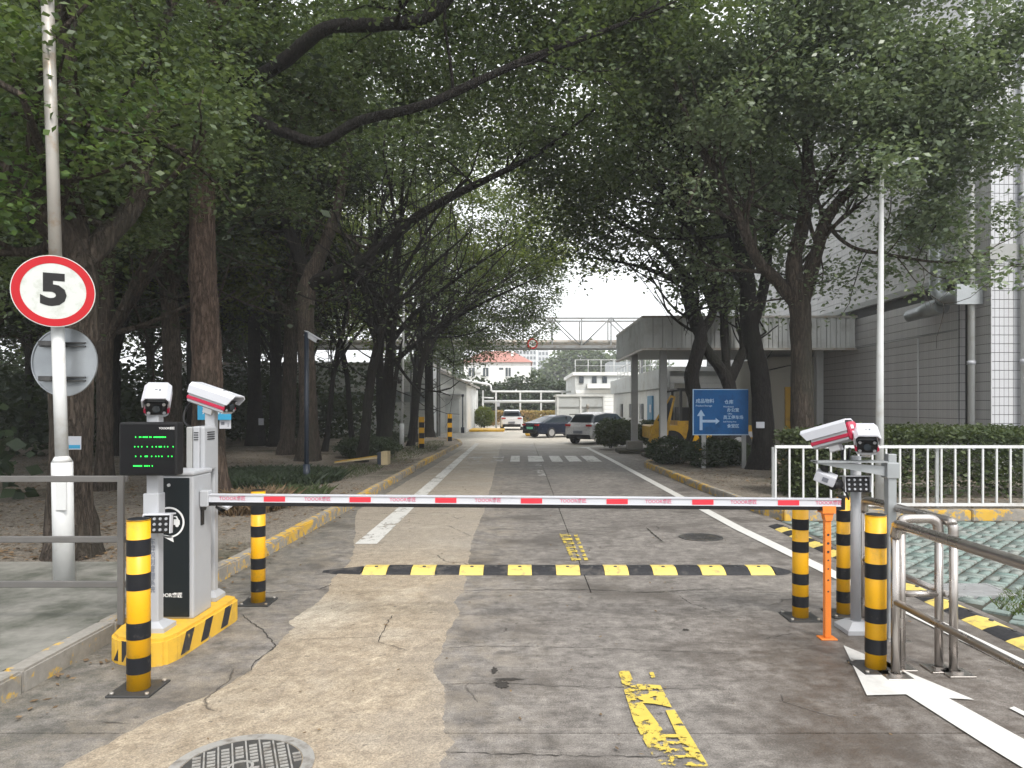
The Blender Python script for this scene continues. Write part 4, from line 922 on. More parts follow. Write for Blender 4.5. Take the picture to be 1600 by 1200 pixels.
# T1 big left tree behind the speed sign
b1 = (-4.55, 7.3, 0.05)
tree(b1, [
    ([(-4.6, 7.3, 0.0), (-4.62, 7.3, 0.8), (-4.62, 7.35, 2.0), (-4.6, 7.4, 2.9), (-4.85, 7.5, 4.2), (-4.9, 7.6, 5.6), (-4.8, 7.6, 7.5), (-4.6, 7.6, 9)], [0.23, 0.21, 0.195, 0.19, 0.165, 0.145, 0.10, 0.05], 9, 0.62),
    (L3((128, 420, 7.4), (80, 350, 7.2), (20, 270, 6.9), (-80, 200, 6.7), (-220, 60, 6.5)), [0.17, 0.15, 0.13, 0.10, 0.05], 8),
    (L3((120, 420, 7.4), (165, 370, 7.6), (215, 310, 7.9), (235, 200, 8.3), (250, 60, 8.8), (300, -60, 9)), [0.14, 0.12, 0.10, 0.08, 0.06, 0.04], 9),
  ], 'huge dark trunk directly behind the round speed sign', mat='bark_brown', leaf='leaf_camphor', L=0.085, per=40, spread=0.33, sl=1.3, keep=clearview,
  blobs=[(P(130, 230, 8.2), (1.0, 1.0, 1.0)), (P(60, 60, 8.3), (1.3, 1.1, 1.0)), (P(250, 120, 9), (1.3, 1.2, 1.0)), (P(-60, 200, 8), (1.2, 1.2, 1.3)), (P(200, 300, 8.6), (0.9, 0.9, 0.7)), (P(300, 200, 9), (0.9, 0.9, 0.8)), (P(20, 420, 9), (1.1, 1, 0.7))], dens=5.0)
# bright sprays near the camera, upper left: outer twigs of a tree off to the left
tree((-6.2, 6.2, 0.05), [([(-6.2, 6.2, 0.0), (-6.3, 6.2, 2), (-6.0, 6.1, 4), (-5.6, 6.0, 6)], [0.2, 0.18, 0.13, 0.06], 2), ([(-6.1, 6.15, 3.4), (-5.3, 6.2, 4.2), (-4.5, 6.5, 4.3), (-3.6, 6.7, 4.2)], [0.07, 0.05, 0.03, 0.012], 3)],
  'tree with bright young leaves at the far left edge', leaf='leaf_bright', L=0.085, per=26, spread=0.2, sl=0.7, keep=clearview, dens=5.0,
  blobs=[(P(5, 60, 6.0), (0.36, 0.5, 0.5)), (P(100, 200, 6.3), (0.35, 0.4, 0.35)), (P(140, 240, 6.4), (0.45, 0.4, 0.35)), (P(215, 150, 6.8), (0.45, 0.4, 0.3)), (P(10, 200, 6.2), (0.35, 0.4, 0.6))])
# T2 red-brown straight trunk
tree((-4.85, 11.0, 0.05), [
    ([(-4.8, 11, 0), (-4.82, 11, 1.2), P(322, 540, 11), P(318, 440, 11), P(316, 330, 11), P(322, 180, 11), P(335, 40, 11), P(340, -120, 11)], [0.28, 0.235, 0.215, 0.2, 0.185, 0.16, 0.13, 0.09], 10, 0.72),
    (L3((330, 150, 11), (395, 185, 10.8), (440, 205, 10.6), (500, 222, 10.4), (560, 190, 10.2), (660, 165, 10), (740, 130, 10), (830, 90, 10), (960, 42, 10), (1060, 0, 10)), [0.085, 0.085, 0.08, 0.078, 0.072, 0.065, 0.06, 0.05, 0.03, 0.012], 7, 0.6),
    (L3((335, 130, 11), (400, 120, 10.6), (450, 90, 10.3), (510, 45, 10), (600, 38, 9.9), (660, 30, 9.8), (715, -20, 9.8), (760, -100, 9.8)), [0.11, 0.10, 0.10, 0.095, 0.09, 0.085, 0.075, 0.05], 6, 0.6),
  ], 'straight reddish barked trunk behind the barrier cameras', mat='bark_red', limbmat='bark_dark', leaf='leaf_camphor', L=0.09, per=44, spread=0.36, sl=1.5, keep=clearview, dens=4.2,
  blobs=[(P(330, 200, 11), (1.2, 1.1, 1.0)), (P(330, 60, 11), (1.6, 1.4, 1.1)), (P(560, 80, 12.6), (2.0, 1.4, 1.2)), (P(700, 60, 12.6), (1.9, 1.4, 1.2)), (P(880, 40, 12.6), (1.9, 1.3, 0.9)), (P(640, 120, 12.4), (1.5, 1.0, 0.9)), (P(780, 150, 12.8), (1.4, 1.0, 0.7)), (P(640, -60, 10), (1.6, 1, .5)), (P(250, 330, 11.5), (0.9, 1, 0.6)), (P(420, 300, 12), (1.1, 1, 0.5)), (P(800, -50, 12), (2, 2, 1)), (P(1000, 0, 12), (1.6, 2, 0.8))])
# T3 forked trunk behind the black camera pole
tree((-5.95, 20.0, 0.05), [
    ([(-5.95, 20, 0), (-5.95, 20, 1.5), P(478, 540, 20), P(480, 450, 20), P(500, 400, 20), P(528, 320, 20.2), P(545, 200, 20.5), P(560, 90, 20.7)], [0.29, 0.25, 0.235, 0.25, 0.19, 0.15, 0.11, 0.07], 9, 0.6),
    (L3((482, 440, 20), (455, 370, 20), (430, 310, 20), (405, 200, 20.2), (380, 60, 20.4)), [0.2, 0.15, 0.12, 0.09, 0.05], 10),
    (L3((485, 445, 20), (530, 425, 19.7), (580, 400, 19.4), (650, 340, 18.8), (720, 300, 18.2), (840, 240, 17.6), (930, 170, 17)), [0.22, 0.2, 0.17, 0.13, 0.1, 0.06, 0.03], 14),
  ], 'forked trunk right behind the slim black camera pole', leaf='leaf_camphor', L=0.12, per=40, spread=0.5, sl=2.2, keep=lofty(230, 0.06), dens=1.3, tipkeep=0.8, limbmat='bark_dark',
  blobs=[(P(480, 250, 20), (2.0, 2, 1.6)), (P(560, 120, 20), (2.4, 2, 1.8)), (P(400, 120, 20), (2.4, 2, 1.8)), (P(720, 200, 18.5), (2.4, 2, 1.4)), (P(820, 130, 18), (2.2, 2, 1.4))])
tree((-10.2, 27.5, 0.05), [([(-10.2, 27.5, 0), P(398, 600, 27.5), P(396, 480, 27.5), P(390, 330, 27.5), P(380, 150, 27.5)], [0.3, 0.24, 0.22, 0.17, 0.1], 12, 0.4), (L3((396, 500, 27.5), (430, 420, 27), (450, 300, 27), (470, 180, 27)), [0.2, 0.16, 0.12, 0.06], 10)],
  'dark trunk with a small white tag on its bark', mat='bark_dark', leaf='leaf_deep', L=0.15, per=34, spread=0.6, sl=2.6, keep=lofty(280, 0.15), dens=0.4, blobs=[(P(390, 200, 28), (4, 3, 2.5))])
# the left row
def rowtree(base, lean, label, seed, side, h=7.5, r=0.24, mat='bark_dark', leaf='leaf_camphor', blobs=(), n=3, sl=2.4, fork=2.2, L=0.125, tipk=0.75, dens=0.8, group='trees along the drive', spx=1.0, keep=None):
    rng = random.Random(seed); x, y = base; r *= .8; limbs = [([(x, y, 0), (x + lean * .12, y, 1.0), (x + lean * .3, y, fork), (x + lean * .75, y - .2, fork + h * .3), (x + lean * 1.1, y - .3, fork + h * .6), (x + lean * 1.3, y - .3, fork + h)], [r * 1.15, r, r * .92, r * .62, r * .4, r * .15], 9, 0.4)]
    for k in range(n):
        a = (side if k % 2 == 0 else -side * .4) * rng.uniform(0.8, 1.6); b = rng.uniform(-1.4, 1.0); z = fork + rng.uniform(-.2, 1.3); f = (z - fork) / h * 1.0 + .3
        q = Vector((x + lean * f, y, z)); hh = h * rng.uniform(.45, .75)
        limbs.append(([tuple(q), tuple(q + Vector((a * .5, b * .4, hh * .28))), tuple(q + Vector((a * 1.3, b * .9, hh * .6))), tuple(q + Vector((a * 2.4 * spx, b * 1.6, hh * .95)))], [r * .55, r * .45, r * .3, r * .1], 9))
    return tree((x, y, 0.05), limbs, label, mat=mat, leaf=leaf, L=L, per=40, spread=0.5, sl=sl, keep=keep or clearview, dens=dens, blobs=blobs, tipkeep=tipk, seg=10, group=group)
rowtree((-4.35, 19.5), 1.0, 'leaning slim trunk beside the yellow wooden plank', 1, 1.2, r=0.17, h=6.5, fork=2.6, keep=lofty(240, 0.08))
rowtree((-4.3, 22.6), 0.5, 'dark twin trunk with a bush at its foot', 2, 1.3, r=0.22, h=7, fork=3.0, keep=lofty(240, 0.08))
rowtree((-4.75, 24.5), -0.3, 'dark trunk leaning left of the white lamp pole', 3, -1.0, r=0.2, h=7, fork=3.2, keep=lofty(260, 0.08))
rowtree((-4.5, 30), 0.5, 'slim trunk between white lamp pole and striped post', 4, 1.4, r=0.19, h=7, fork=3.2, keep=lofty(260, 0.08), blobs=[(P(790, 420, 29), (2.4, 2, 1.5)), (P(720, 470, 28), (2.2, 2, 1.4))])
rowtree((-5.0, 32.5), 0.9, 'curved trunk in front of the white shed wall', 5, 1.5, r=0.17, h=7.5, fork=3.4, leaf='leaf_yellowgreen', L=0.18, dens=0.5, blobs=[(P(700, 380, 35), (4.5, 2.4, 4)), (P(830, 360, 35), (3.4, 2.4, 3.4)), (P(600, 320, 36), (5, 2, 5)), (P(900, 300, 35), (3.2, 2, 2.6)), (P(760, 230, 35), (4, 2, 2)), (P(500, 400, 38), (4, 2, 4))])
rowtree((-4.45, 35.2), -0.2, 'last thick trunk on the left before the lattice mast', 6, 1.3, r=0.28, h=8, fork=3.8, blobs=[(P(800, 500, 34), (2.4, 2, 1.5)), (P(740, 530, 34), (2.4, 2, 1.2)), (P(840, 450, 33), (1.6, 2, 2.0)), (P(690, 540, 34), (2, 2, 1.0))], dens=1.5)
rowtree((-5.3, 28.2), 1.6, 'thin trunk leaning right behind the white lamp pole', 7, 1.6, r=0.12, h=8, fork=3.4, keep=lofty(260, 0.08))
rowtree((-5.9, 25.2), -0.8, 'thin crooked trunk left of the dark twin trunk', 8, -1.2, r=0.12, h=7.5, fork=2.8, keep=lofty(260, 0.08))
rowtree((-6.6, 24.0), 1.2, 'thin trunk just left of the slim leaning trunk', 9, 1.2, r=0.11, h=7.5, fork=3.0, keep=lofty(260, 0.08))
rowtree((-4.2, 27.3), 1.3, 'curving dark trunk just right of the white lamp pole', 10, 1.5, r=0.16, h=7.5, fork=3.0, keep=lofty(280, 0.12))
# the right side
def open_fork(C):
    px_ = 812 + FPX * C[:, 0] / C[:, 1]; py_ = 634 - FPX * (C[:, 2] - CAMH) / C[:, 1]
    return clearview(C) & ~((px_ < 1370) & (py_ > 225) & (C[:, 1] < 14.9) & (rg.uniform(0, 1, len(C)) < 0.75))
tree((5.75, 14.5, 0.1), [
    ([(5.75, 14.5, 0), (5.78, 14.5, 0.6), P(1252, 560, 14.5), P(1250, 480, 14.5), P(1240, 410, 14.4), P(1258, 330, 14.3), P(1262, 200, 14.2), P(1250, 60, 14), P(1240, -60, 14)], [0.27, 0.235, 0.205, 0.21, 0.155, 0.13, 0.10, 0.07, 0.03], 10, 0.5),
    (L3((1252, 480, 14.5), (1275, 400, 14.3), (1290, 345, 14.2), (1320, 305, 14), (1370, 270, 13.6), (1440, 215, 13), (1510, 160, 12.6)), [0.15, 0.125, 0.12, 0.10, 0.085, 0.06, 0.03], 12),
    (L3((1248, 480, 14.5), (1215, 440, 14.4), (1180, 400, 14.2), (1150, 330, 14), (1090, 220, 13.4), (1050, 120, 13)), [0.14, 0.12, 0.11, 0.09, 0.07, 0.03], 10),
    (L3((1290, 350, 14.2), (1330, 385, 13.5), (1400, 400, 13), (1480, 410, 12.7), (1550, 395, 12.5)), [0.04, 0.035, 0.03, 0.02, 0.01], 10, 0.35),
  ], 'sturdy rough trunk beside the end of the white railing', mat='bark_brown', leaf='leaf_greyish', L=0.105, per=50, spread=0.36, sl=1.5, keep=open_fork, dens=5.0,
  blobs=[(P(1405, 262, 10.75), (0.6, 0.35, 0.36)), (P(1405, 255, 10.6), (0.5, 0.3, 0.3)), (P(1380, 130, 12.5), (1.7, 1.5, 1.2)), (P(1290, 60, 13), (1.5, 1.4, 1.2)), (P(1420, 230, 12.6), (1.3, 1.2, 0.6)), (P(1500, 250, 12.3), (1.0, 1.0, 0.5)), (P(1200, 150, 13.6), (1.5, 1.4, 1.0)), (P(1560, 60, 12), (1.2, 1.2, 0.5)), (P(1590, 220, 12), (0.6, 1, 0.5)), (P(1470, 400, 12.6), (1.0, 0.8, 0.38)), (P(1100, 90, 13.5), (1.5, 1.4, 1.0)), (P(1340, 420, 13.6), (0.6, 0.7, 0.5)), (P(1340, 240, 15.2), (1.2, 0.8, 0.6)), (P(1200, 300, 16), (1.3, 0.8, 0.9)), (P(1000, 40, 13), (1.4, 1.3, 0.7)), (P(1480, 130, 12.6), (1.2, 1.0, 0.8)), (P(1350, -60, 13), (3, 2, 1))])
tree((5.95, 17.4, 0.1), [
    ([(5.95, 17.4, 0), (5.97, 17.4, 0.9), P(1186, 580, 17.4), P(1170, 500, 17.4), P(1165, 420, 17.3), P(1130, 330, 17), P(1075, 250, 16.6), P(1020, 180, 16.2)], [0.32, 0.26, 0.22, 0.2, 0.17, 0.14, 0.10, 0.05], 12, 0.45),
    (L3((1172, 520, 17.4), (1195, 440, 17.4), (1200, 330, 17.4), (1180, 200, 17.3), (1160, 60, 17)), [0.15, 0.12, 0.10, 0.08, 0.04], 10),
    (L3((1165, 440, 17.3), (1110, 400, 17), (1060, 330, 16.6), (1010, 260, 16), (960, 200, 15.6)), [0.1, 0.09, 0.07, 0.05, 0.02], 10),
  ], 'dark trunk right of the blue sign with a white tag', mat='bark_dark', leaf='leaf_camphor', L=0.125, per=46, spread=0.42, sl=1.9, keep=lofty(270, 0.4, 90), dens=2.4,
  blobs=[(P(1120, 200, 17), (1.8, 1.6, 1.3)), (P(1030, 130, 16.5), (1.9, 1.6, 1.3)), (P(1200, 380, 17.5), (1.0, 1, 0.8)), (P(960, 80, 16), (1.9, 1.6, 1.1))])
tree((5.7, 21.3, 0.1), [
    ([(5.75, 21.3, 0), P(1142, 640, 21.3), P(1135, 590, 21.3), P(1110, 555, 21.3), P(1085, 510, 21.2), P(1065, 450, 21)], [0.25, 0.2, 0.19, 0.15, 0.12, 0.08], 6, 0.6),
    (L3((1138, 600, 21.3), (1160, 550, 21.3), (1172, 500, 21.3), (1150, 400, 21.2), (1120, 300, 21)), [0.16, 0.14, 0.11, 0.08, 0.04], 9),
    (L3((1137, 600, 21.3), (1132, 520, 21.3), (1125, 430, 21.2), (1090, 330, 21), (1050, 200, 20.5)), [0.13, 0.12, 0.10, 0.07, 0.03], 9),
  ], 'trunk forking wide just above the blue sign', mat='bark_dark', leaf='leaf_camphor', L=0.14, per=44, spread=0.5, sl=2.0, keep=lofty(270, 0.4, 90), dens=1.7,
  blobs=[(P(1060, 170, 21.5), (2.4, 1.8, 1.3)), (P(1180, 230, 22), (2, 1.6, 2)), (P(1100, 330, 21), (1.8, 1.6, 1.3)), (P(1010, 380, 20.5), (1.6, 1.6, 0.8)), (P(930, 350, 20.3), (1.8, 1.6, 1.0))])
tree((5.3, 22.0 - 1.2, 0.1), [
    ([(5.15, 20.8, 0), P(1090, 640, 20.8), P(1080, 590, 20.8), P(1095, 530, 20.8), P(1085, 480, 20.7), P(1060, 420, 20.4), P(1010, 370, 20), P(950, 340, 19.5)], [0.27, 0.23, 0.21, 0.19, 0.13, 0.1, 0.07, 0.03], 12, 0.5),
    (L3((1097, 520, 20.8), (1115, 480, 20.8), (1110, 400, 20.7), (1070, 300, 20.4), (1030, 190, 20)), [0.14, 0.12, 0.1, 0.07, 0.03], 10),
    (L3((1070, 440, 20.5), (1010, 420, 20.2), (960, 408, 19.9), (900, 400, 19.5)), [0.06, 0.045, 0.03, 0.01], 9),
  ], 'crooked dark trunk just left of the blue sign', mat='bark_dark', leaf='leaf_camphor', L=0.14, per=44, spread=0.5, sl=1.9, keep=lofty(270, 0.4, 90), dens=1.9,
  blobs=[(P(850, 250, 20), (1.6, 1.4, 1.2)), (P(960, 400, 20), (1.7, 1.4, 0.6)), (P(1000, 300, 20), (1.8, 1.6, 1.1)), (P(900, 330, 19.6), (1.5, 1.4, 0.9)), (P(900, 230, 19), (2, 1.8, 1.2))])
# forest on the left: many slimmer trees, three kinds copied
rr = random.Random(11)
protos = []
for k in range(4):
    t0 = rowtree((-40 - 6 * k, 60), rr.uniform(-.6, .6), 'x', 40 + k, 1.3 if k % 2 else -1.3, h=8, r=0.17 + 0.03 * k, mat='bark_dark' if k % 2 else 'bark_brown', leaf='leaf_deep' if k < 3 else 'leaf_yellowgreen', fork=2.8 + .4 * k, n=4, L=0.17, tipk=1.0, sl=2.2, group='trees of the dark grove')
    protos.append(t0)
spots = [(-7.6, 13), (-9.8, 12.2), (-8.2, 17), (-9.4, 20.5), (-11.2, 15), (-12.5, 22), (-7.4, 22.5), (-9.3, 27), (-14.5, 18), (-10.5, 31), (-16, 25), (-13, 29), (-18.5, 21), (-20, 29), (-17, 33), (-11, 37), (-15, 40), (-21, 37), (-24, 31), (-26, 40), (-19, 46), (-12.5, 12.2), (-15, 13.5)]
grove = []
zone = lambda x, y: 'deep in' if y > 30 else ('in the middle of' if y > 18 else 'at the near edge of')
for i, (x, y) in enumerate(spots):
    o = protos[i] if i < 4 else copy_tree(protos[i % 4])
    o.location = (x, y, 0.05); o.rotation_euler = (0, 0, rr.uniform(0, 6.28)); s_ = rr.uniform(0.85, 1.2); o.scale = (s_, s_, s_)
    px_ = 812 + FPX * x / y
    o['group'] = 'trees of the dark grove'; grove.append((px_, y, i % 4, o))
marks = [(-1e9, 0, 'at the far left edge of the picture'), (0, 84, 'left of the round speed sign'), (84, 190, 'just right of the speed sign'), (190, 325, 'left of the reddish trunk'), (325, 400, 'just right of the reddish trunk'), (400, 480, 'left of the forked trunk'), (480, 560, 'behind the navy camera pole'), (560, 640, 'behind the left row of trunks'), (640, 1e9, 'by the white shed')]
buckets = {}
for px_, y, kd, o in grove:
    where = [m[2] for m in marks if m[0] <= px_ < m[1]][0]; depth_ = 'close' if y < 17 else ('distant' if y < 27 else ('far' if y < 36 else 'furthest'))
    lab = '%s %s tree of the grove %s' % (depth_, ('slimmest', 'slim', 'stout', 'yellow green')[kd], where); buckets.setdefault(lab, []).append((px_, o))
for lab, ms in buckets.items():
    ms.sort(key=lambda m: m[0])
    for k, (_, o) in enumerate(ms): o['label'] = lab if len(ms) == 1 else lab + (', left one' if k == 0 else ', right one' if k == len(ms) - 1 else ', middle one')
mass('undergrowth', [((rr.uniform(-30, -7.5), rr.uniform(30, 50), rr.uniform(0.3, 2.6)), (2.2, 2, 1.5)) for _ in range(60)] + [((rr.uniform(-36, -12), rr.uniform(18, 30), rr.uniform(0.2, 2.2)), (1.9, 1.6, 1.4)) for _ in range(26)] + [*[((rr.uniform(-46, -17), rr.uniform(42, 52), rr.uniform(1, 4.2)), (2.6, 2, 1.8)) for _ in range(34)], ((-9.5, 11.5, 0.5), (1.6, 1, 1.2)), ((-11, 12.5, 0.9), (1.8, 1.2, 1.4)), ((-13, 14, 1.0), (2.2, 1.5, 1.6)), ((-8.8, 9.8, 0.3), (1.2, .8, .9))], 100000, 0.26, 'leaf_deep', seed=8)
gc = [(rr.uniform(-40, -8), rr.uniform(24, 60), rr.uniform(6.0, 14)) for _ in range(110)]
mass('grove_canopy', [(c, (3.2, 3.0, 1.9)) for c in gc if c[0] / c[1] < -0.42], 34000, 0.32, 'leaf_deep', seed=9)
mass('grove_edge_canopy', [((rr.uniform(-24, -7), rr.uniform(42, 58), rr.uniform(7, 15)), (2.8, 2.6, 1.7)) for _ in range(30)], 13000, 0.30, 'leaf_yellowgreen', seed=10)

# ---------------------------------------------------------------- haze
hz = bpy.data.materials.new('haze'); hz.use_nodes = True; hz.node_tree.nodes.clear()
hv = hz.node_tree.nodes.new('ShaderNodeVolumePrincipled'); hv.inputs['Density'].default_value = 0.001; hv.inputs['Color'].default_value = (0.93, 0.96, 1.0, 1)
ho = hz.node_tree.nodes.new('ShaderNodeOutputMaterial'); hz.node_tree.links.new(hv.outputs[0], ho.inputs['Volume']); MATS['haze'] = hz
B().b2((-335, -55, -1.1), (335, 445, 36)).build('haze', 'haze', kind='stuff')
# ================================================================ kerbed island with striped sides
il = thing('barrier_island', 'yellow painted concrete island with slanted black stripes', 'traffic island', (-2.43, 5.0, 0)); o = Vector((-2.43, 5.0, 0))
ipoly = [(-2.70, 4.78), (-2.66, 4.62), (-2.58, 4.54), (-2.46, 4.49), (-2.34, 4.475), (-2.25, 4.51), (-2.215, 4.62), (-2.17, 5.45), (-2.19, 5.52), (-2.26, 5.56), (-2.68, 5.6), (-2.70, 5.5)]
B(o).prism(ipoly, -0.03, 0.17, bev=0.02).build('concrete_base', 'island_yellow', il)
def side_stripe(p0, p1, slant, z0=0.0, z1=0.165):       # parallelogram lying proud of the side face
    p0 = Vector((*p0, 0)); p1 = Vector((*p1, 0)); t = (p1 - p0).normalized(); n = Vector((t.y, -t.x, 0)) * 0.003
    b = B(o); q = [p0 + n + Vector((0, 0, z0)), p1 + n + Vector((0, 0, z0)), p1 + n + t * slant + Vector((0, 0, z1)), p0 + n + t * slant + Vector((0, 0, z1))]
    b.loft([q, [v - n * 1.5 for v in q]]).build('stripe', 'island_black', il)
def on_side(y): return (-2.215 + 0.045 * (y - 4.62) / 0.83, y)
for y in (4.64, 4.90, 5.19): side_stripe(on_side(y), on_side(y + 0.105), 0.07, 0.02, 0.152)
side_stripe((-2.60, 4.553), (-2.52, 4.518), 0.07, 0.02, 0.152)
side_stripe((-2.44, 4.487), (-2.40, 4.482), 0.045, 0.02, 0.152)

# ================================================================ barrier cabinet
LOGO = 'TOOOR睿匠'
cb = thing('barrier_cabinet', 'tall silver barrier cabinet with a black front door', 'barrier cabinet', (-2.41, 5.08, 0.17)); o = Vector((-2.41, 5.08, 0.17))
B(o).b2((-2.545, 4.935, 0.17), (-2.265, 5.22, 1.165), bev=0.012, seg=2).b2((-2.55, 4.925, 1.165), (-2.26, 5.23, 1.195), bev=0.012, seg=2).build('housing', 'silver_paint', cb)
dr = B(o).b2((-2.535, 4.925, 0.185), (-2.292, 4.9345, 1.15), bev=0.003).build('door', 'charcoal_panel', cb)
B(o).cyl((-2.43, 4.926, 1.10), (-2.43, 4.915, 1.10), 0.011, seg=14).build('lock', 'alu', dr)
B(o).ring((-2.43, 4.923, 0.842), 0.095, 0.107, -0.001, 0.002, 40, normal=(0, -1, 0)).prism([(-2.51, 0.765), (-2.405, 0.744), (-2.398, 0.705), (-2.43, 0.722)], 4.921, 4.9245, 'y').build('ring_emblem', 'lettering_white', dr)
b = B(o)                                           # little car mark inside the ring
cx, cz = -2.398, 0.845
b.prism([(cx - .045, cz - .02), (cx - .045, cz + .012), (cx - .03, cz + .018), (cx - .02, cz + .04), (cx + .022, cz + .04), (cx + .034, cz + .016), (cx + .042, cz + .01), (cx + .042, cz - .02)], 4.9215, 4.9245, 'y').cyl((cx - .024, 4.9245, cz - .024), (cx - .024, 4.921, cz - .024), 0.012, seg=10).cyl((cx + .024, 4.9245, cz - .024), (cx + .024, 4.921, cz - .024), 0.012, seg=10)
b.build('car_emblem', 'lettering_white', dr)
B(o).prism([(cx - .014, cz + .020), (cx - .009, cz + .034), (cx + .014, cz + .034), (cx + .022, cz + .020)], 4.9195, 4.9213, 'y').build('emblem_window', 'charcoal_panel', dr)
text(LOGO, 0.036, (-2.44, 4.924, 0.335), (R(90), 0, 0), 'lettering_white', dr, origin=o, bold=0.0005)
B(o).b2((-2.266, 5.04, 0.80), (-2.258, 5.09, 0.92), bev=0.003).build('key_switch', 'black_plastic', cb)
B(o).b2((-2.266, 5.04, 1.03), (-2.256, 5.085, 1.05)).build('vent', 'canopy_column', cb)
# boom
bo = thing('barrier_boom', 'long white barrier arm with red marks across the whole lane', 'barrier arm', (-2.26, 5.05, 0.995)); o = Vector((-2.26, 5.05, 0.995))
xa, xb_, za, zb2 = -2.25, 2.275, 0.995, 0.962
def bz_(x): return za + (zb2 - za) * (x - xa) / (xb_ - xa)
q = lambda y0, y1, d0, d1: [[(x, y, bz_(x) + d) for y, d in ((y0, d0), (y1, d0), (y1, d1), (y0, d1))] for x in (xa, xb_)]
B(o).loft(q(5.03, 5.07, -0.022, 0.022)).loft(q(5.022, 5.078, 0.022, 0.029)).loft(q(5.026, 5.074, -0.026, -0.022)).build('beam', 'white_plastic', bo)
B(o).loft(q(5.026, 5.074, -0.052, -0.026)).build('rubber_strip', 'black_plastic', bo)
B(o).b2((xb_, 5.025, bz_(xb_) - .05), (xb_ + .03, 5.075, bz_(xb_) + .04), bev=0.004).build('end_cap', 'black_plastic', bo)
for k in range(7):
    x = (430.5 + 133.3 * k - 812) * 5.05 / FPX
    B(o).b2((x - .075, 5.026, bz_(x) - .019), (x + .075, 5.0295, bz_(x) + .016)).build('reflector', 'red_reflector', bo)
for k in range(8):
    x = (365 + 132.6 * k - 812) * 5.05 / FPX
    text(LOGO, 0.033, Vector((x, 5.0285, bz_(x))) , (R(90), 0, 0), 'lettering_pink', bo, origin=o, bold=0.0004)
# arm bracket on the cabinet
B(Vector((-2.41, 5.08, 0.17))).b2((-2.262, 5.015, 0.935), (-2.20, 5.085, 1.05), bev=0.006).build('arm_bracket', 'silver_paint', cb)
B(Vector((-2.41, 5.08, 0.17))).cyl((-2.26, 5.05, 0.93), (-2.235, 5.05, 0.93), 0.022, seg=12).build('hinge_bolt', 'steel_dark', cb)
# support fork for the arm end
of = thing('arm_support', 'thin orange post carrying the free end of the barrier arm', 'support post', (2.175, 5.03, 0)); o = Vector((2.175, 5.03, 0))
B(o).b2((2.155, 5.01, 0.012), (2.198, 5.05, 0.86), bev=0.003).build('post', 'orange_paint', of)
B(o).prism([(2.14, 0.90), (2.155, 0.84), (2.198, 0.84), (2.213, 0.90)], 5.0, 5.06, 'y').b2((2.13, 4.995, 0.893), (2.222, 5.085, 0.903)).b2((2.13, 4.990, 0.893), (2.222, 4.995, 0.945)).build('fork', 'orange_paint', of)
B(o).b2((2.12, 4.99, 0), (2.235, 5.08, 0.01), bev=0.002).build('base_plate', 'orange_paint', of)
b = B(o)
for z in (0.34, 0.42, 0.5, 0.56, 0.62, 0.68, 0.74): b.cyl((2.176, 5.0105, z), (2.176, 5.007, z), 0.006 if z < .6 else 0.009, seg=8)
b.build('bolt_hole', 'steel_dark', of)

# ================================================================ LED display post
dp = thing('display_post', 'silver post with a black screen of green dotted lines', 'display', (-2.41, 4.70, 0.17)); o = Vector((-2.41, 4.70, 0.17))
B(o).b2((-2.45, 4.66, 0.2), (-2.372, 4.735, 1.60), bev=0.006).build('post', 'silver_paint', dp)
B(o).b2((-2.468, 4.65, 0.93), (-2.366, 4.745, 1.075), bev=0.006).build('sleeve', 'silver_paint', dp)
B(o).loft([[(-2.50, 4.62, 0.17), (-2.315, 4.62, 0.17), (-2.315, 4.79, 0.17), (-2.50, 4.79, 0.17)], [(-2.50, 4.62, 0.20), (-2.315, 4.62, 0.20), (-2.315, 4.79, 0.20), (-2.50, 4.79, 0.20)], [(-2.455, 4.655, 0.235), (-2.367, 4.655, 0.235), (-2.367, 4.74, 0.235), (-2.455, 4.74, 0.235)]]).build('base_cover', 'silver_paint', dp)
scn = B(o).b2((-2.575, 4.56, 1.20), (-2.20, 4.655, 1.545), bev=0.018, seg=3).build('screen_housing', 'black_plastic', dp)
B(o).b2((-2.56, 4.556, 1.215), (-2.215, 4.5595, 1.53)).build('screen_glass', 'screen_black', dp)
rd = random.Random(2); Ysc = 4.554
for row, (py_, segs) in enumerate(((683, [(211, 213), (217, 221), (223, 231), (233, 237), (240, 257), (258, 259)]), (698, [(209, 212), (215, 217), (220, 223), (229, 231), (237, 239), (243, 245), (248, 253), (256, 258), (261, 263), (270, 271)]), (713, [(211, 213), (219, 221), (226, 231), (236, 238), (242, 245), (247, 249), (252, 254), (262, 264), (267, 270)]), (728, [(208, 222), (225, 231), (232, 234), (237, 239)]))):
    b = B(o)
    for a, c in segs:
        x0 = (a - 812) * Ysc / FPX; x1 = (c - 812) * Ysc / FPX; z = CAMH - (py_ - 634) * Ysc / FPX
        n = max(1, int((x1 - x0) / 0.0062)); 
        for k in range(n): b.box((x0 + (k + .5) * (x1 - x0) / n, Ysc, z), (0.0046, 0.002, 0.0075))
    b.build('led_row', 'led_green', scn, kind='stuff')
text(LOGO, 0.018, (-2.262, 4.5545, 1.505), (R(90), 0, 0), 'lettering_white', scn, origin=o)
text('\n'.join('车牌识别管理系统'), 0.045, (-2.412, 4.658, 0.60), (R(90), 0, 0), 'lettering_grey', dp, origin=o, bold=0.0006)
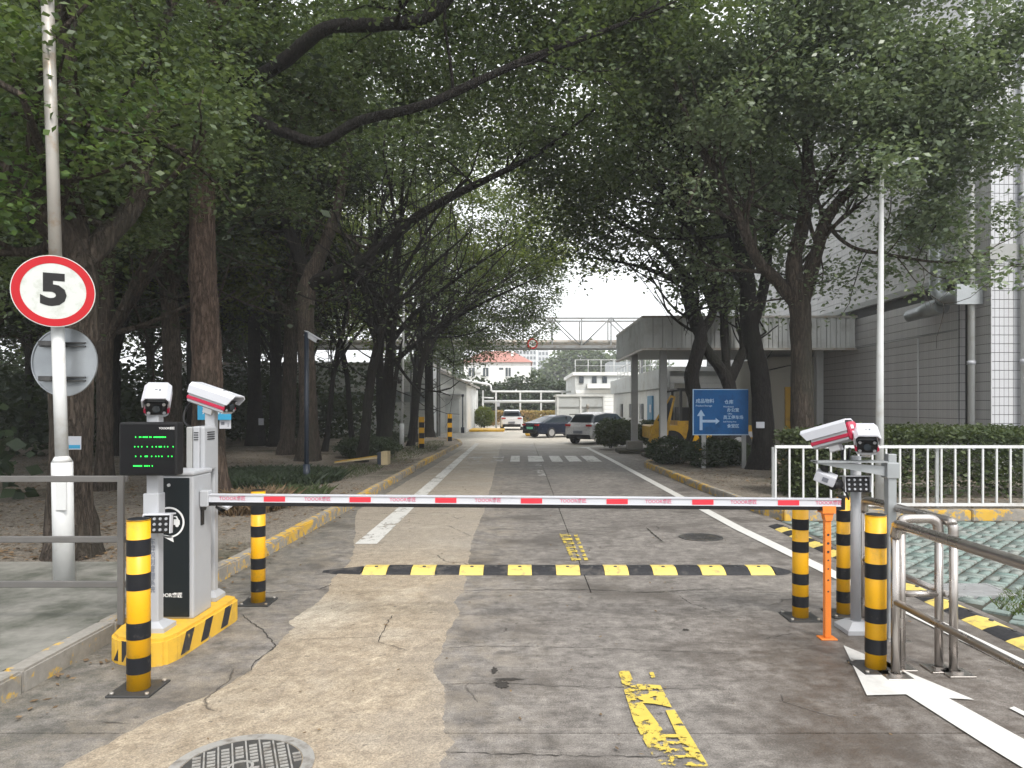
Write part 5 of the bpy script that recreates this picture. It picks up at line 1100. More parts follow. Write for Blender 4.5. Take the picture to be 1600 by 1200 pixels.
# fill light panels
def fill_light(pos, rz, tilt, label, cols, rows_, w, h, frame=True, yoke=True):
    r = thing('fill_light', label, 'fill light', pos, rz)
    m = Euler((tilt, 0, 0)).to_matrix()
    def add(bb, name, mat, par=r): q = bb.build(name, mat, par); q.data.transform(m.to_4x4()); return q
    add(B().b2((-w / 2, -0.03, -h / 2), (w / 2, 0.04, h / 2), bev=0.006), 'housing', 'black_plastic')
    add(B().b2((-w / 2 - .008, -0.045, h / 2 + .001), (w / 2 + .008, 0.05, h / 2 + .010)).b2((-w / 2 - .008, -0.045, -h / 2), (-w / 2 - .003, 0.0, h / 2)).b2((w / 2 + .003, -0.045, -h / 2), (w / 2 + .008, 0.0, h / 2)), 'visor', 'white_plastic')
    for i in range(cols):
        for j in range(rows_): add(B().cyl(((i + .5 - cols / 2) * w / cols * .94, -0.029, (j + .5 - rows_ / 2) * h / rows_ * .92), ((i + .5 - cols / 2) * w / cols * .94, -0.036, (j + .5 - rows_ / 2) * h / rows_ * .92), h / rows_ * .30, h / rows_ * .22, seg=12), 'lamp', 'lens_glass')
    return r
fl = fill_light((-2.335, 4.60, 0.885), R(6), R(-4), 'dark lamp panel with a white visor on the display post', 4, 3, 0.155, 0.115)
B().b2((-0.06, 0.035, -0.02), (-0.03, 0.12, 0.02)).build('mount', 'silver_paint', fl)

# ================================================================ plate cameras
def plate_camera(pos, yaw, pitch, label, L=0.40, front_lamps=True, tail=False, card=True):
    """housing points along local -Y"""
    r = thing('plate_camera', label, 'camera', pos, 0); r['group'] = 'plate reading cameras at the barrier'
    m = (Euler((0, 0, yaw)).to_matrix() @ Euler((pitch, 0, 0)).to_matrix()).to_4x4()
    def add(bb, name, mat, par=r): q = bb.build(name, mat, par); q.data.transform(m); return q
    w, h = 0.15, 0.115; y0, y1 = -L / 2, L / 2
    prof = lambda ww, hh, dz: [(-ww / 2, -hh / 2 + dz), (-ww / 2 + .02, -hh / 2 - .012 + dz), (ww / 2 - .02, -hh / 2 - .012 + dz), (ww / 2, -hh / 2 + dz), (ww / 2, hh / 2 - .02 + dz), (ww / 2 - .02, hh / 2 + dz), (-ww / 2 + .02, hh / 2 + dz), (-ww / 2, hh / 2 - .02 + dz)]
    add(B().prism(prof(w - .012, h - .02, -.012), y0 + .03, y1 - .005, 'y'), 'body', 'silver_paint')
    add(B().prism(prof(w + .002, 0.036, -.022), y0 + .024, y1, 'y'), 'red_band', 'crimson')
    # hood: a thick roof with sides that overhangs the front
    for k, (pp, a, b_) in enumerate((([(-w / 2 - .008, -.012), (-w / 2 - .008, h / 2 - .01), (-w / 2 + .016, h / 2 + .014), (w / 2 - .016, h / 2 + .014), (w / 2 + .008, h / 2 - .01), (w / 2 + .008, -.012), (w / 2, -.012), (w / 2, h / 2 - .012), (w / 2 - .018, h / 2 + .005), (-w / 2 + .018, h / 2 + .005), (-w / 2, h / 2 - .012), (-w / 2, -.012)], y0 - .03, y1 + .002),)):
        bb = B(); bb.loft([[(x, a + (0.0 if z > 0.01 else 0.035), z + 0.015) for x, z in pp], [(x, b_, z + 0.015) for x, z in pp]]); add(bb, 'hood', 'white_plastic')
    add(B().b2((-w / 2 + .012, y0 + .018, -h / 2 + .004), (w / 2 - .012, y0 + .03, h / 2 - .022), bev=.008), 'front_glass', 'black_plastic')
    if front_lamps:
        for sx in (-1, 1):
            for sz in (-1, 1): add(B().cyl((sx * .046, y0 + .02, sz * .030 - .01), (sx * .046, y0 + .012, sz * .030 - .01), 0.011, seg=12), 'lamp', 'lens_glass')
        add(B().cyl((0, y0 + .02, -.01), (0, y0 + .008, -.01), 0.024, seg=16), 'lens', 'car_glass')
    if tail:
        add(B().prism(prof(w - .01, h + .006, 0), y1 + .002, y1 + .02, 'y'), 'end_plate', 'crimson')
        for z in (-.022, .022): add(B().b2((-.005, y1 + .0205, z - .014), (.045, y1 + .023, z + .014)), 'rating_label', 'white_plastic')
    if card:
        c = add(B().b2((-.03, y0 + .06, h / 2 + .0295), (.035, y0 + .15, h / 2 + .031)), 'sticker', 'lettering_white')
        add(B().b2((-.012, y0 + .10, h / 2 + .0315), (.006, y0 + .125, h / 2 + .0325)).b2((.012, y0 + .08, h / 2 + .0315), (.026, y0 + .13, h / 2 + .0325)), 'sticker_print', 'lettering_grey')
    add(B().b2((-.03, -.03, -h / 2 - .06), (.03, .05, -h / 2 - .012), bev=.004), 'mount', 'alu')
    return r
pc1 = plate_camera(P(246, 627, 4.72), R(23), R(22), 'white hooded camera on top of the dark green-lit screen', L=0.25)
plate_camera(P(334, 624, 5.42), R(78), R(17), 'red banded camera tilted down towards the lane on the left post', L=0.35)
plate_camera(P(1353, 688, 5.0), R(-22), R(14), 'white hooded camera facing out above the right lamp panel', L=0.28)
plate_camera(P(1298, 681, 5.15), R(180 + 44), R(17), 'camera seen from its red rear end on the right post', L=0.30, tail=True, front_lamps=False, card=False)
# cables
def cable(pts, name, label, r=0.006, mat='black_plastic'):
    c = B(Vector(pts[0])).tube(smooth(pts), r, 6).build(name, mat); tag(c, label, 'cable'); return c
def smooth(pts, sub=5):
    pts = [Vector(p) for p in pts]; P0 = [2 * pts[0] - pts[1]] + pts + [2 * pts[-1] - pts[-2]]; o = []
    for i in range(len(pts) - 1):
        a, b, c, d = P0[i:i + 4]
        for k in range(sub):
            t = k / sub; o.append(0.5 * (2 * b + (c - a) * t + (2 * a - 5 * b + 4 * c - d) * t * t + (3 * b - a - 3 * c + d) * t ** 3))
    return o + [pts[-1]]
cable([P(300, 628, 5.5), P(290, 640, 5.5), P(288, 658, 5.45), P(300, 668, 5.4), P(318, 664, 5.38)], 'camera_cable', 'black cable looping from the left camera to the junction box', 0.009)
cable([P(1318, 696, 5.25), P(1316, 715, 5.2), P(1322, 728, 5.2), P(1328, 700, 5.25)], 'camera_cable', 'black cable bundle hanging under the right rear camera', 0.010)
cable([P(1306, 735, 5.1), P(1312, 758, 5.08), P(1322, 770, 5.1), P(1326, 780, 5.2)], 'camera_cable', 'black cable curling below the small white camera', 0.008)

# left rear post with junction box
jp = thing('camera_post', 'silver post with a slatted grey junction box behind the cabinet', 'camera post', (-2.36, 5.44, 0.17)); o = Vector((-2.36, 5.44, 0.17))
B(o).b2((-2.40, 5.41, 0.2), (-2.325, 5.48, 1.66), bev=0.006).build('post', 'silver_paint', jp)
B(o).loft([[(-2.44, 5.36, 0.172), (-2.29, 5.36, 0.172), (-2.29, 5.53, 0.172), (-2.44, 5.53, 0.172)], [(-2.44, 5.36, 0.2), (-2.29, 5.36, 0.2), (-2.29, 5.53, 0.2), (-2.44, 5.53, 0.2)], [(-2.405, 5.4, 0.24), (-2.32, 5.4, 0.24), (-2.32, 5.49, 0.24), (-2.405, 5.49, 0.24)]]).build('base_cover', 'silver_paint', jp)
bx = B(o).b2((-2.385, 5.18, 1.17), (-2.335, 5.40, 1.50), bev=0.012, seg=2).build('junction_box', 'silver_paint', jp)
B(o).b2((-2.334, 5.185, 1.175), (-2.30, 5.395, 1.495), bev=0.012, seg=2).build('box_lid', 'silver_paint', jp)
B(o).b2((-2.43, 5.175, 1.175), (-2.388, 5.41, 1.495), bev=0.006).build('back_box', 'canopy_column', jp)
for k in range(4): B(o).b2((-2.30, 5.23, 1.40 + k * .017), (-2.296, 5.35, 1.407 + k * .017)).build('slot', 'black_plastic', bx)
for k in range(4): B(o).b2((-2.375, 5.176, 1.40 + k * .017), (-2.342, 5.1795, 1.406 + k * .017)).build('slot', 'black_plastic', bx)
# small tilted lamp under the arm
sl_ = thing('small_lamp', 'small tilted white lamp under the left end of the arm', 'lamp', P(352, 786, 5.35))
q = B().b2((-.06, -.05, -.015), (.06, .06, .015), bev=.006).build('shade', 'white_plastic', sl_); q.data.transform(Euler((R(25), R(18), R(-15))).to_matrix().to_4x4())
B().tube([(0, .02, -.02), (-.03, .03, -.06), (-.08, .05, -.03)], .02, 8).build('lens', 'black_plastic', sl_)

# ================================================================ right camera post
rp_ = thing('camera_post', 'silver round post with a stepped foot beside the stainless rail', 'camera post', (2.47, 5.22, 0)); o = Vector((2.47, 5.22, 0))
B(o).cyl((2.47, 5.22, 0.06), (2.47, 5.22, 1.28), 0.036, seg=20).build('post', 'silver_paint', rp_)
B(o).loft([[(2.36, 5.10, 0), (2.58, 5.10, 0), (2.58, 5.33, 0), (2.36, 5.33, 0)], [(2.36, 5.10, 0.03), (2.58, 5.10, 0.03), (2.58, 5.33, 0.03), (2.36, 5.33, 0.03)], [(2.42, 5.165, 0.075), (2.52, 5.165, 0.075), (2.52, 5.275, 0.075), (2.42, 5.275, 0.075)]]).build('base_cover', 'silver_paint', rp_)
ap = thing('bracket_post', 'square grey post carrying the camera cross bar', 'camera post', (2.62, 5.02, 0)); o = Vector((2.62, 5.02, 0))
B(o).b2((2.59, 4.99, 0.01), (2.65, 5.05, 1.31), bev=0.004).build('post', 'duct', ap)
B(o).b2((2.575, 4.975, 1.14), (2.665, 5.065, 1.25), bev=.004).build('clamp', 'duct', ap)
B(o).prism([(2.08, 1.262), (2.575, 1.225), (2.575, 1.155), (2.08, 1.245)], 5.0, 5.04, 'y').b2((2.08, 4.96, 1.252), (2.575, 5.08, 1.262)).build('cross_bar', 'duct', ap)
B(o).b2((2.52, 4.92, 0), (2.72, 5.12, 0.012)).build('base_plate', 'stainless', ap)
fill_light(P(1337, 757, 5.12), R(-3), R(-6), 'dark lamp panel of twelve lenses on the right post', 4, 3, 0.168, 0.108)
sc = thing('small_camera', 'small white camera hanging tilted from the cross bar', 'camera', P(1291, 747, 5.05))
q = B().b2((-.075, -.05, -.035), (.065, .05, .04), bev=.01, seg=2).build('body', 'white_plastic', sc); q.data.transform(Euler((R(12), R(20), R(-28))).to_matrix().to_4x4())
q = B().b2((-.02, -.053, -.014), (.02, -.0505, .018)).build('sticker', 'lettering_grey', sc); q.data.transform(Euler((R(12), R(20), R(-28))).to_matrix().to_4x4())
B().cyl((.045, .02, -.055), (.12, .05, -.045), .034, seg=14).build('lens', 'black_plastic', sc)
B().b2((-.03, -.01, .03), (.01, .03, .085)).build('hanger', 'black_plastic', sc)

# ================================================================ bollards
def bollard(x, y, h, label, r=0.063):
    t = thing('striped_bollard', label, 'bollard', (x, y, 0), group='yellow and black striped bollards'); fr = [('y', .112), ('b', .095), ('y', .104), ('b', .096), ('y', .19), ('b', .096), ('y', .105), ('b', .095), ('y', .107)]
    B().cyl((0, 0, 0.012), (0, 0, h), r, seg=32).build('tube', 'bollard_yellow', t)
    B().cyl((0, 0, h - .004), (0, 0, h + .006), r * 1.03, r * .9, seg=32).build('cap', 'bollard_black' , t)
    z = h
    for k, f in fr:
        if k == 'b': B().cyl((0, 0, z - f * h), (0, 0, z), r + .0018, seg=32, caps=False).ring((0, 0, 0), r - .001, r + .0018, z - .001, z, 32).build('black_band', 'bollard_black', t)
        z -= f * h
    p = B().b2((-.125, -.125, 0), (.125, .125, .012), bev=.002).build('base_plate', 'steel_dark', t)
    for sx in (-1, 1):
        for sy in (-1, 1): B().cyl((sx * .1, sy * .1, .012), (sx * .1, sy * .1, .024), .012, seg=6).build('bolt', 'galvanised', p)
bollard(-2.215, 4.13, 0.99, 'nearest striped bollard on the left in front of the island')
bollard(-2.19, 5.95, 0.94, 'striped bollard behind the left end of the barrier arm', 0.058)
bollard(2.185, 5.53, 0.87, 'striped bollard just left of the orange support post', 0.060)
bollard(2.235, 4.46, 0.965, 'striped bollard touching the stainless handrail end', 0.062)
bollard(2.56, 5.62, 0.93, 'striped bollard half hidden behind the right camera post', 0.05)

# ================================================================ speed bump modules
def bump_module(me_cache, w, d, h, lug):
    b = B(); pr = [(-d / 2, 0), (-d / 2 + .04, h * .45), (-d / 2 + .11, h * .92), (0, h), (d / 2 - .11, h * .92), (d / 2 - .04, h * .45), (d / 2, 0)]
    b.prism(pr, -w / 2 + .002, w / 2 - .002, 'x'); return b
def bump_row(name, label, origin, rz, n, w, d, h, start='b', group=None):
    t = thing(name, label, 'speed bump', origin, rz); me = {}
    for k in range(n):
        col = 'rubber' if (k % 2 == 0) == (start == 'b') else 'bump_yellow'
        if col not in me: q = bump_module(None, w, d, h, 0).build('bump_module', col, t); me[col] = q.data
        else: q = bpy.data.objects.new('bump_module', me[col]); COL.objects.link(q); q.parent = t
        q.location = ((k - n / 2 + .5) * w, 0, 0.002)
        b = B(); b.cyl((0, -.03, h * .9), (0, -.03, h + .004), .02, .016, seg=8)
        q2 = b.build('bolt', 'steel_dark', q)
    return t
t = bump_row('speed_bump', 'rubber speed bump of yellow and black blocks across the lane', (0.475, 7.08, 0), 0, 17, 0.237, 0.34, 0.054, start='y')
for s in (-1, 1):
    b = B(); xe = s * 17 / 2 * .239; e = 1.6 if s < 0 else 0.75
    b.loft([[(xe + s * .002, -.17, 0), (xe + s * .002, 0, .052), (xe + s * .002, .17, 0)], [(xe + s * .14 * e, -.14, 0), (xe + s * .14 * e, 0, .030), (xe + s * .14 * e, .14, 0)], [(xe + s * .25 * e, -.05, 0), (xe + s * .25 * e, 0, .008), (xe + s * .25 * e, .05, 0)]]); b.build('end_cap', 'rubber', t)
bump_row('edge_strip', 'flat yellow and black rubber strip along the green paving', (3.52, 6.35, 0), R(90), 27, 0.25, 0.24, 0.035)

# ================================================================ manhole covers
def manhole(x, y, r, label, rz=0.4, light=True):
    t = thing('manhole_cover', label, 'manhole cover', (x, y, 0), rz)
    B().ring((0, 0, 0), r * .84, r, -.01, .009, 48).build('frame', 'iron_rim' if light else 'cast_iron', t)
    c = B().cyl((0, 0, -.012), (0, 0, .0065), r * .825, seg=48).build('cover', 'cast_iron', t)
    b = B(); n = 7; s = r * .2
    for i in range(-4, 5):
        for j in range(-6, 7):
            x_, y_ = i * s * .95, j * s * .5
            if math.hypot(x_, y_) < r * .77 and math.hypot(x_, y_) > r * .2 and i % 1 == 0:
                b.box((x_, y_, .008), (s * .55, s * .24, .005))
    for i in range(-3, 4):
        L = math.sqrt(max(0, (r * .8) ** 2 - ((i + .5) * s * .95) ** 2))
        if L > .03: b.box(((i + .5) * s * .95, 0, .008), (s * .12, 2 * L, .004))
    b.ring((0, 0, 0), r * .14, r * .18, 0.0066, .0105, 24)
    b.build('tread_pattern', 'iron_rim' if light else 'cast_iron', c, kind='stuff')
manhole(-1.27, 3.23, 0.325, 'round iron manhole cover with a pale rim in the pale concrete')
manhole(2.27, 8.9, 0.27, 'dull round manhole cover in the dark lane beyond the bump', light=False)

# ================================================================ speed sign pole
sp = thing('sign_pole', 'tall white and bare metal pole with two round traffic signs', 'sign pole', (-3.98, 6.2, 0.1)); o = Vector((-3.98, 6.2, 0.1))
top = P(70, -140, 6.2); mid = P(90, 505, 6.2); bot = Vector((-3.975, 6.2, 0.1)); sh = P(97, 722, 6.2)
B(o).tube([bot, sh], 0.083, 20).tube([sh, sh + Vector((-.003, 0, .05))], [0.083, 0.055], 20).build('sleeve', 'white_paint', sp)
B(o).tube([sh, mid], 0.052, 18).build('lower_pole', 'white_paint', sp); B(o).tube([mid, top], 0.05, 18).build('upper_pole', 'galvanised', sp)
B(o).b2((-3.99, 6.105, 0.75), (-3.90, 6.118, 1.05), bev=.003).build('hatch', 'white_paint', sp)
c5 = P(84, 455, 6.08); nrm = Vector((-c5.x * .9, -c5.y, 0)).normalized()
d5 = B(o).cyl(c5 - nrm * .006, c5 + nrm * .002, 0.307, seg=56).build('speed_disc', 'sign_white', sp)
B(o).ring(c5, 0.238, 0.300, 0.002, 0.0045, 56, normal=nrm).build('red_ring', 'sign_red', d5)
rz5 = math.atan2(nrm.y, nrm.x) + R(90)
text('5', 0.36, c5 + nrm * .004 + Vector((0, 0, 0)), (R(90), 0, rz5), 'lettering_black', d5, bold=0.017, origin=o, sx=1.1)
c2 = P(101, 566, 6.33); n2 = Vector((.05, 1, 0)).normalized()
d2 = B(o).cyl(c2 - n2 * .004, c2 + n2 * .004, 0.302, seg=56).ring(c2, .292, .304, -.012, .006, 56, normal=n2).build('rear_disc', 'sign_back', sp)
for z in (c2.z + .155, c2.z - .15):
    for dz in (-.015, .015): B(o).b2((c2.x - .2, 6.29, z + dz - .006), (c2.x + .2, 6.32, z + dz + .006)).build('back_rail', 'steel_dark', d2)
    xx = c2.x - .07; B(o).ring((xx, 6.2, z), .052, .066, -.02, .02, 20).build('clamp', 'steel_dark', sp)
# cards on trunks
def card(name, label, px, py, Y, w, h, mat, cat='notice', dy=-.01, rz=0):
    c = P(px, py, Y); t = thing(name, label, cat, c, rz); B().b2((-w / 2, -.004, -h / 2), (w / 2, .004, h / 2)).build('plate', mat, t); return t
t = card('tree_label', 'small pale blue card tied to the huge left trunk', 116, 692, 6.95, .135, .13, 'white_plastic'); B().b2((-.06, -.007, -.055), (.06, -.0045, -.02)).build('print', 'tree_sign_blue', t)
t = card('tree_label', 'small white card on the reddish trunk below the blue board', 352, 663, 10.65, .17, .13, 'white_plastic'); B().b2((-.06, -.007, -.01), (-.01, -.0045, .04)).b2((.04, -.007, -.04), (.05, -.0045, .02)).build('print', 'lettering_grey', t)
t = card('tree_label', 'tiny white tag on a dark trunk in the grove', 408, 659, 27.1, .2, .26, 'white_plastic')
t = card('tree_label', 'small white tag on the dark trunk right of the blue sign', 1188, 664, 17.05, .2, .15, 'white_plastic')
t = card('tree_board', 'bright blue notice board hung on the reddish trunk', 335, 634, 10.6, .5, .42, 'tree_sign_blue')
text('树木认养\n爱护绿化\n人人有责', .09, (0, -.006, 0), (R(90), 0, 0), 'lettering_white', t)

# ================================================================ black camera pole and others on the left verge
t = thing('camera_pole', 'slim navy pole topped by a white bullet camera', 'camera pole', (-4.2, 14, 0.1)); o = Vector((-4.2, 14, 0.1))
B(o).cyl((-4.2, 14, 0.1), (-4.2, 14, 3.1), 0.045, seg=14).build('pole', 'navy_post', t); B(o).cyl((-4.2, 14, 0.1), (-4.2, 14, 0.5), 0.068, seg=14).build('base_sleeve', 'navy_post', t)
t2 = thing('bullet_camera', 'white bullet camera angled down on the navy pole', 'camera', (-4.1, 14, 3.0))
q = B().b2((-.16, -.05, -.045), (.16, .05, .045), bev=.015, seg=2).b2((-.18, -.06, .046), (.2, .06, .056)).build('body', 'white_plastic', t2); q.data.transform(Euler((0, R(28), R(-20))).to_matrix().to_4x4())
q = B().cyl((.16, 0, 0), (.168, 0, 0), .035, seg=14).build('lens', 'black_plastic', t2); q.data.transform(Euler((0, R(28), R(-20))).to_matrix().to_4x4()); B().b2((-.12, -.02, -.12), (-.06, .02, -.02)).build('bracket', 'white_plastic', t2)
t = thing('lamp_pole', 'slender white pole standing among the left trunks', 'lamp pole', (-4.28, 25.8, .1)); o = Vector((-4.28, 25.8, .1))
B(o).cyl((-4.28, 25.8, .1), (-4.28, 25.8, 1.0), .085, seg=12).build('base_sleeve', 'white_paint', t); B(o).cyl((-4.28, 25.8, 1.0), (-4.2, 25.8, 5.8), .055, .035, seg=12).build('pole', 'white_paint', t)
B(o).b2((-4.75, 25.7, 2.55), (-4.25, 25.74, 2.6)).cyl((-4.35, 25.72, 2.45), (-4.35, 25.72, 2.7), .07, seg=10).build('camera_arm', 'steel_dark', t)
def posty(px, py, h, label, w=.12, r=0.0):
    g_ = G(px, py); t = thing('marker_post', label, 'marker post', (g_.x, g_.y, .1)); o = Vector((g_.x, g_.y, .1)); k = 6
    for i in range(k): B(o).b2((g_.x - w, g_.y - .04, .1 + i * h / k), (g_.x + w, g_.y + .04, .1 + (i + 1) * h / k)).build('band', 'bollard_black' if i % 2 == 0 else 'bollard_yellow', t)
    B(o).b2((g_.x - w - .02, g_.y - .02, .08), (g_.x - w, g_.y + .05, .1 + h)).build('edge', 'machine_yellow', t)
posty(659, 706, 1.15, 'yellow and black barrier post on the verge under the trees', .09)
posty(703, 693, 1.2, 'yellow and black post at the foot of the lattice mast', .09)
t = thing('lamp_post', 'thin dark bollard lamp at the corner of the white hall', 'lamp post', (-3.45, 43, 0)); o = Vector((-3.45, 43, 0)); B(o).cyl((-3.45, 43, 0), (-3.45, 43, 2.2), .04, seg=8).cyl((-3.45, 43, 0), (-3.45, 43, .35), .11, seg=10).build('post', 'navy_post', t); B(o).cyl((-3.45, 43, 2.2), (-3.45, 43, 2.35), .08, seg=10).build('head', 'navy_post', t)
t = thing('yellow_plank', 'yellow edged plank lying on the verge with a striped end block', 'plank', (-3.9, 18.7, .1)); o = Vector((-3.9, 18.7, .1))
B(o).prism([(-4.85, .14), (-3.72, .27), (-3.72, .33), (-4.85, .17)], 18.6, 18.9, 'y').build('board', 'wood_plank', t); B(o).prism([(-4.85, .17), (-3.72, .33), (-3.72, .345), (-4.85, .185)], 18.595, 18.905, 'y').build('edge', 'machine_yellow', t)
B(o).b2((-3.72, 18.55, .1), (-3.62, 18.95, .43)).build('dark_block', 'navy_post', t); B(o).b2((-3.62, 18.55, .1), (-3.45, 18.95, .45)).build('end_block', 'wood_plank', t)

# ================================================================ flat bar railing on the left
t = thing('bar_railing', 'grey three bar railing running off the left edge', 'railing', (-3.9, 5.0, .118)); o = Vector((-3.9, 5.0, .118))
for z in (1.135, 0.71, 0.395): B(o).b2((-5.6, 4.985, z - .022), (-2.76, 5.015, z + .022), bev=.004).build('rail', 'bar_grey', t)
for x in (-5.35, -2.79): B(o).b2((x - .022, 4.96, .118), (x + .022, 4.984, 1.16), bev=.003).build('post', 'bar_grey', t)

# ================================================================ stainless handrails on the right
def rail_thing(label, tubes, posts, mids, plates):
    c = Vector((*posts[0][:2], 0)); t = thing('handrail', label, 'handrail', c)
    for p in tubes: B(c).tube(smooth(p, 6), .03, 16).build('top_rail', 'stainless', t)
    for p in posts: B(c).cyl((p[0], p[1], .01), (p[0], p[1], p[2]), .025, seg=18).build('post', 'stainless', t)
    for p in mids: B(c).tube(p, .021, 14).build('mid_rail', 'stainless', t)
    for p in plates: q = B(c).b2((p[0] - .08, p[1] - .075, 0.0), (p[0] + .08, p[1] + .075, .012), bev=.002).build('base_plate', 'stainless', t); B(c).ring((p[0], p[1], .012), .026, .04, 0, .012, 20).build('collar', 'stainless', q)
    return t
ZR = .93
rail_thing('brushed stainless handrail coming towards the camera', [[(2.29, 4.33, ZR - .08), (2.29, 4.31, ZR - .02), (2.29, 4.24, ZR), (2.295, 3.6, ZR), (2.30, 2.6, ZR), (2.30, 1.2, ZR), (2.30, .2, ZR)]], [(2.29, 4.33, ZR - .07), (2.30, 2.3, ZR), (2.30, .4, ZR)], [[(2.29, 4.31, .455), (2.30, .2, .455)]], [(2.29, 4.33), (2.30, 2.3)])
rail_thing('short stainless cross rail at the near end', [[(2.385, 4.44, ZR - .07), (2.387, 4.44, ZR - .01), (2.41, 4.44, ZR + .012), (2.50, 4.44, ZR + .015), (2.57, 4.44, ZR + .012), (2.61, 4.44, ZR - .02), (2.62, 4.44, ZR - .09)]], [(2.385, 4.44, ZR - .06), (2.62, 4.44, ZR - .08)], [[(2.40, 4.44, .475), (2.61, 4.44, .475)]], [(2.385, 4.47), (2.62, 4.44)])
rail_thing('stainless rail running back towards the striped bollard', [[(2.675, 4.38, ZR - .09), (2.675, 4.39, ZR - .02), (2.67, 4.45, ZR), (2.66, 4.9, ZR), (2.655, 5.35, ZR), (2.65, 5.45, ZR - .02), (2.65, 5.47, ZR - .09)]], [(2.675, 4.38, ZR - .08), (2.65, 5.47, ZR - .08)], [[(2.675, 4.40, .47), (2.65, 5.45, .47)]], [(2.685, 4.37), (2.65, 5.47)])

# ================================================================ white bar fence
t = thing('white_fence', 'white tubular railing in front of the clipped hedge', 'fence', (7, 10.75, .1)); o = Vector((7, 10.75, .1)); x0, x1 = 3.86, 9.6
for z in (1.03, .155): B(o).b2((x0, 10.73, z - .022), (x1, 10.77, z + .022)).build('rail', 'white_paint', t)
me = None; x = x0 + .012; k = 0
while x < x1:
    if me is None: q = B().b2((-.0125, -.0125, .178), (.0125, .0125, 1.007)).build('baluster', 'white_paint', t); me = q.data
    else: q = bpy.data.objects.new('baluster', me); COL.objects.link(q); q.parent = t
    q.location = Vector((x, 10.75, 0)) - o; x += .209; k += 1
for x in (3.86, 6.35, 8.86): B(o).b2((x - .02, 10.79, .08), (x + .02, 10.83, 1.02)).build('post', 'white_paint', t)
# white street lamp on the right
t = thing('street_lamp', 'tall slim white lamp post curving over at the top', 'street lamp', (5.62, 11.1, .1)); o = Vector((5.62, 11.1, .1)); b0 = Vector((5.62, 11.1, .1))
B(o).tube([(5.62, 11.1, .1), (5.63, 11.1, 2.5), (5.655, 11.1, 5.1), (5.67, 11.1, 5.25), (5.72, 11.1, 5.36), (5.80, 11.08, 5.42)], [.066, .052, .034, .033, .03, .028], 14).build('pole', 'white_paint', t)
B(o).loft([[(5.78, 11.03, 5.39), (5.78, 11.13, 5.39), (5.78, 11.13, 5.45), (5.78, 11.03, 5.45)], [(6.0, 11.0, 5.43), (6.0, 11.16, 5.43), (6.0, 11.16, 5.5), (6.0, 11.0, 5.5)], [(6.2, 11.04, 5.48), (6.2, 11.12, 5.48), (6.2, 11.12, 5.51), (6.2, 11.04, 5.51)]]).build('lamp_head', 'silver_paint', t)

# ================================================================ blue direction sign
t = thing('direction_sign', 'blue direction board with white arrows and lettering', 'sign', (4.96, 17.6, .1)); o = Vector((4.96, 17.6, .1)); Yb = 17.6
pl = P(1082, 680, Yb); pt = P(1169, 608, Yb)
bd = B(o).b2((pl.x, Yb - .02, pl.z), (pt.x, Yb + .01, pt.z)).build('board', 'sign_blue', t)
B(o).b2((pl.x, Yb - .026, pl.z), (pt.x, Yb - .021, pl.z + .025)).b2((pl.x, Yb - .026, pt.z - .02), (pt.x, Yb - .021, pt.z)).b2((pl.x, Yb - .026, pl.z + .026), (pl.x + .025, Yb - .021, pt.z - .021)).build('border', 'lettering_blue', bd)
for px_ in (1100, 1163): xx = P(px_, 0, Yb).x; B(o).b2((xx - .05, Yb + .012, .1), (xx + .05, Yb + .07, pt.z - .05)).build('post', 'canopy_column', t)
def st(body, px, py, size, mat='lettering_blue', al='LEFT', bold=.002): text(body, size, P(px, py, Yb - .023), (R(90), 0, 0), mat, bd, origin=o, align=al, bold=bold)
st('成品物料', 1087, 627, .115); st('Product·Storage', 1087, 634, .062, bold=.001); st('仓库', 1132, 628.5, .11); st('Warehouse', 1130, 635.5, .055, bold=.001)
st('办公室', 1136, 641, .10); st('Office', 1137, 646.6, .045, bold=.001); st('员工停车场', 1130, 652.5, .10); st('Staff Parking Area', 1130, 659, .045, bold=.001); st('食堂区', 1136, 666, .10)
b = B(o); y_ = Yb - .023
ax, az = P(1095, 0, Yb).x, 0
zz = lambda py: P(0, py, Yb).z
b.prism([(ax - .035, zz(672)), (ax + .035, zz(672)), (ax + .035, zz(650)), (ax + .10, zz(650)), (ax, zz(640)), (ax - .10, zz(650)), (ax - .035, zz(650))], y_ - .004, y_, 'y')
b.prism([(ax + .036, zz(660)), (ax + .036, zz(656)), (ax + .36, zz(656)), (ax + .36, zz(653)), (ax + .46, zz(658)), (ax + .36, zz(663)), (ax + .36, zz(660))], y_ - .004, y_, 'y')
b.build('arrow', 'lettering_blue', bd)
# warning triangle board
c = P(1088, 690, 19.6); t = thing('warning_triangle', 'small yellow warning triangle board behind the low bushes', 'warning sign', (c.x, c.y, .1)); o = Vector((c.x, c.y, .1))
B(o).prism([(c.x - .3, .35), (c.x + .3, .35), (c.x, 1.15)], c.y - .012, c.y + .012, 'y').build('plate', 'bollard_black', t); B(o).prism([(c.x - .21, .40), (c.x + .21, .40), (c.x, .96)], c.y - .018, c.y - .013, 'y').build('face', 'bollard_yellow', t)
for s in (-1, 1): B(o).tube([(c.x + s * .25, c.y, .35), (c.x + s * .3, c.y + .1, .1)], .02, 6).build('leg', 'steel_dark', t)

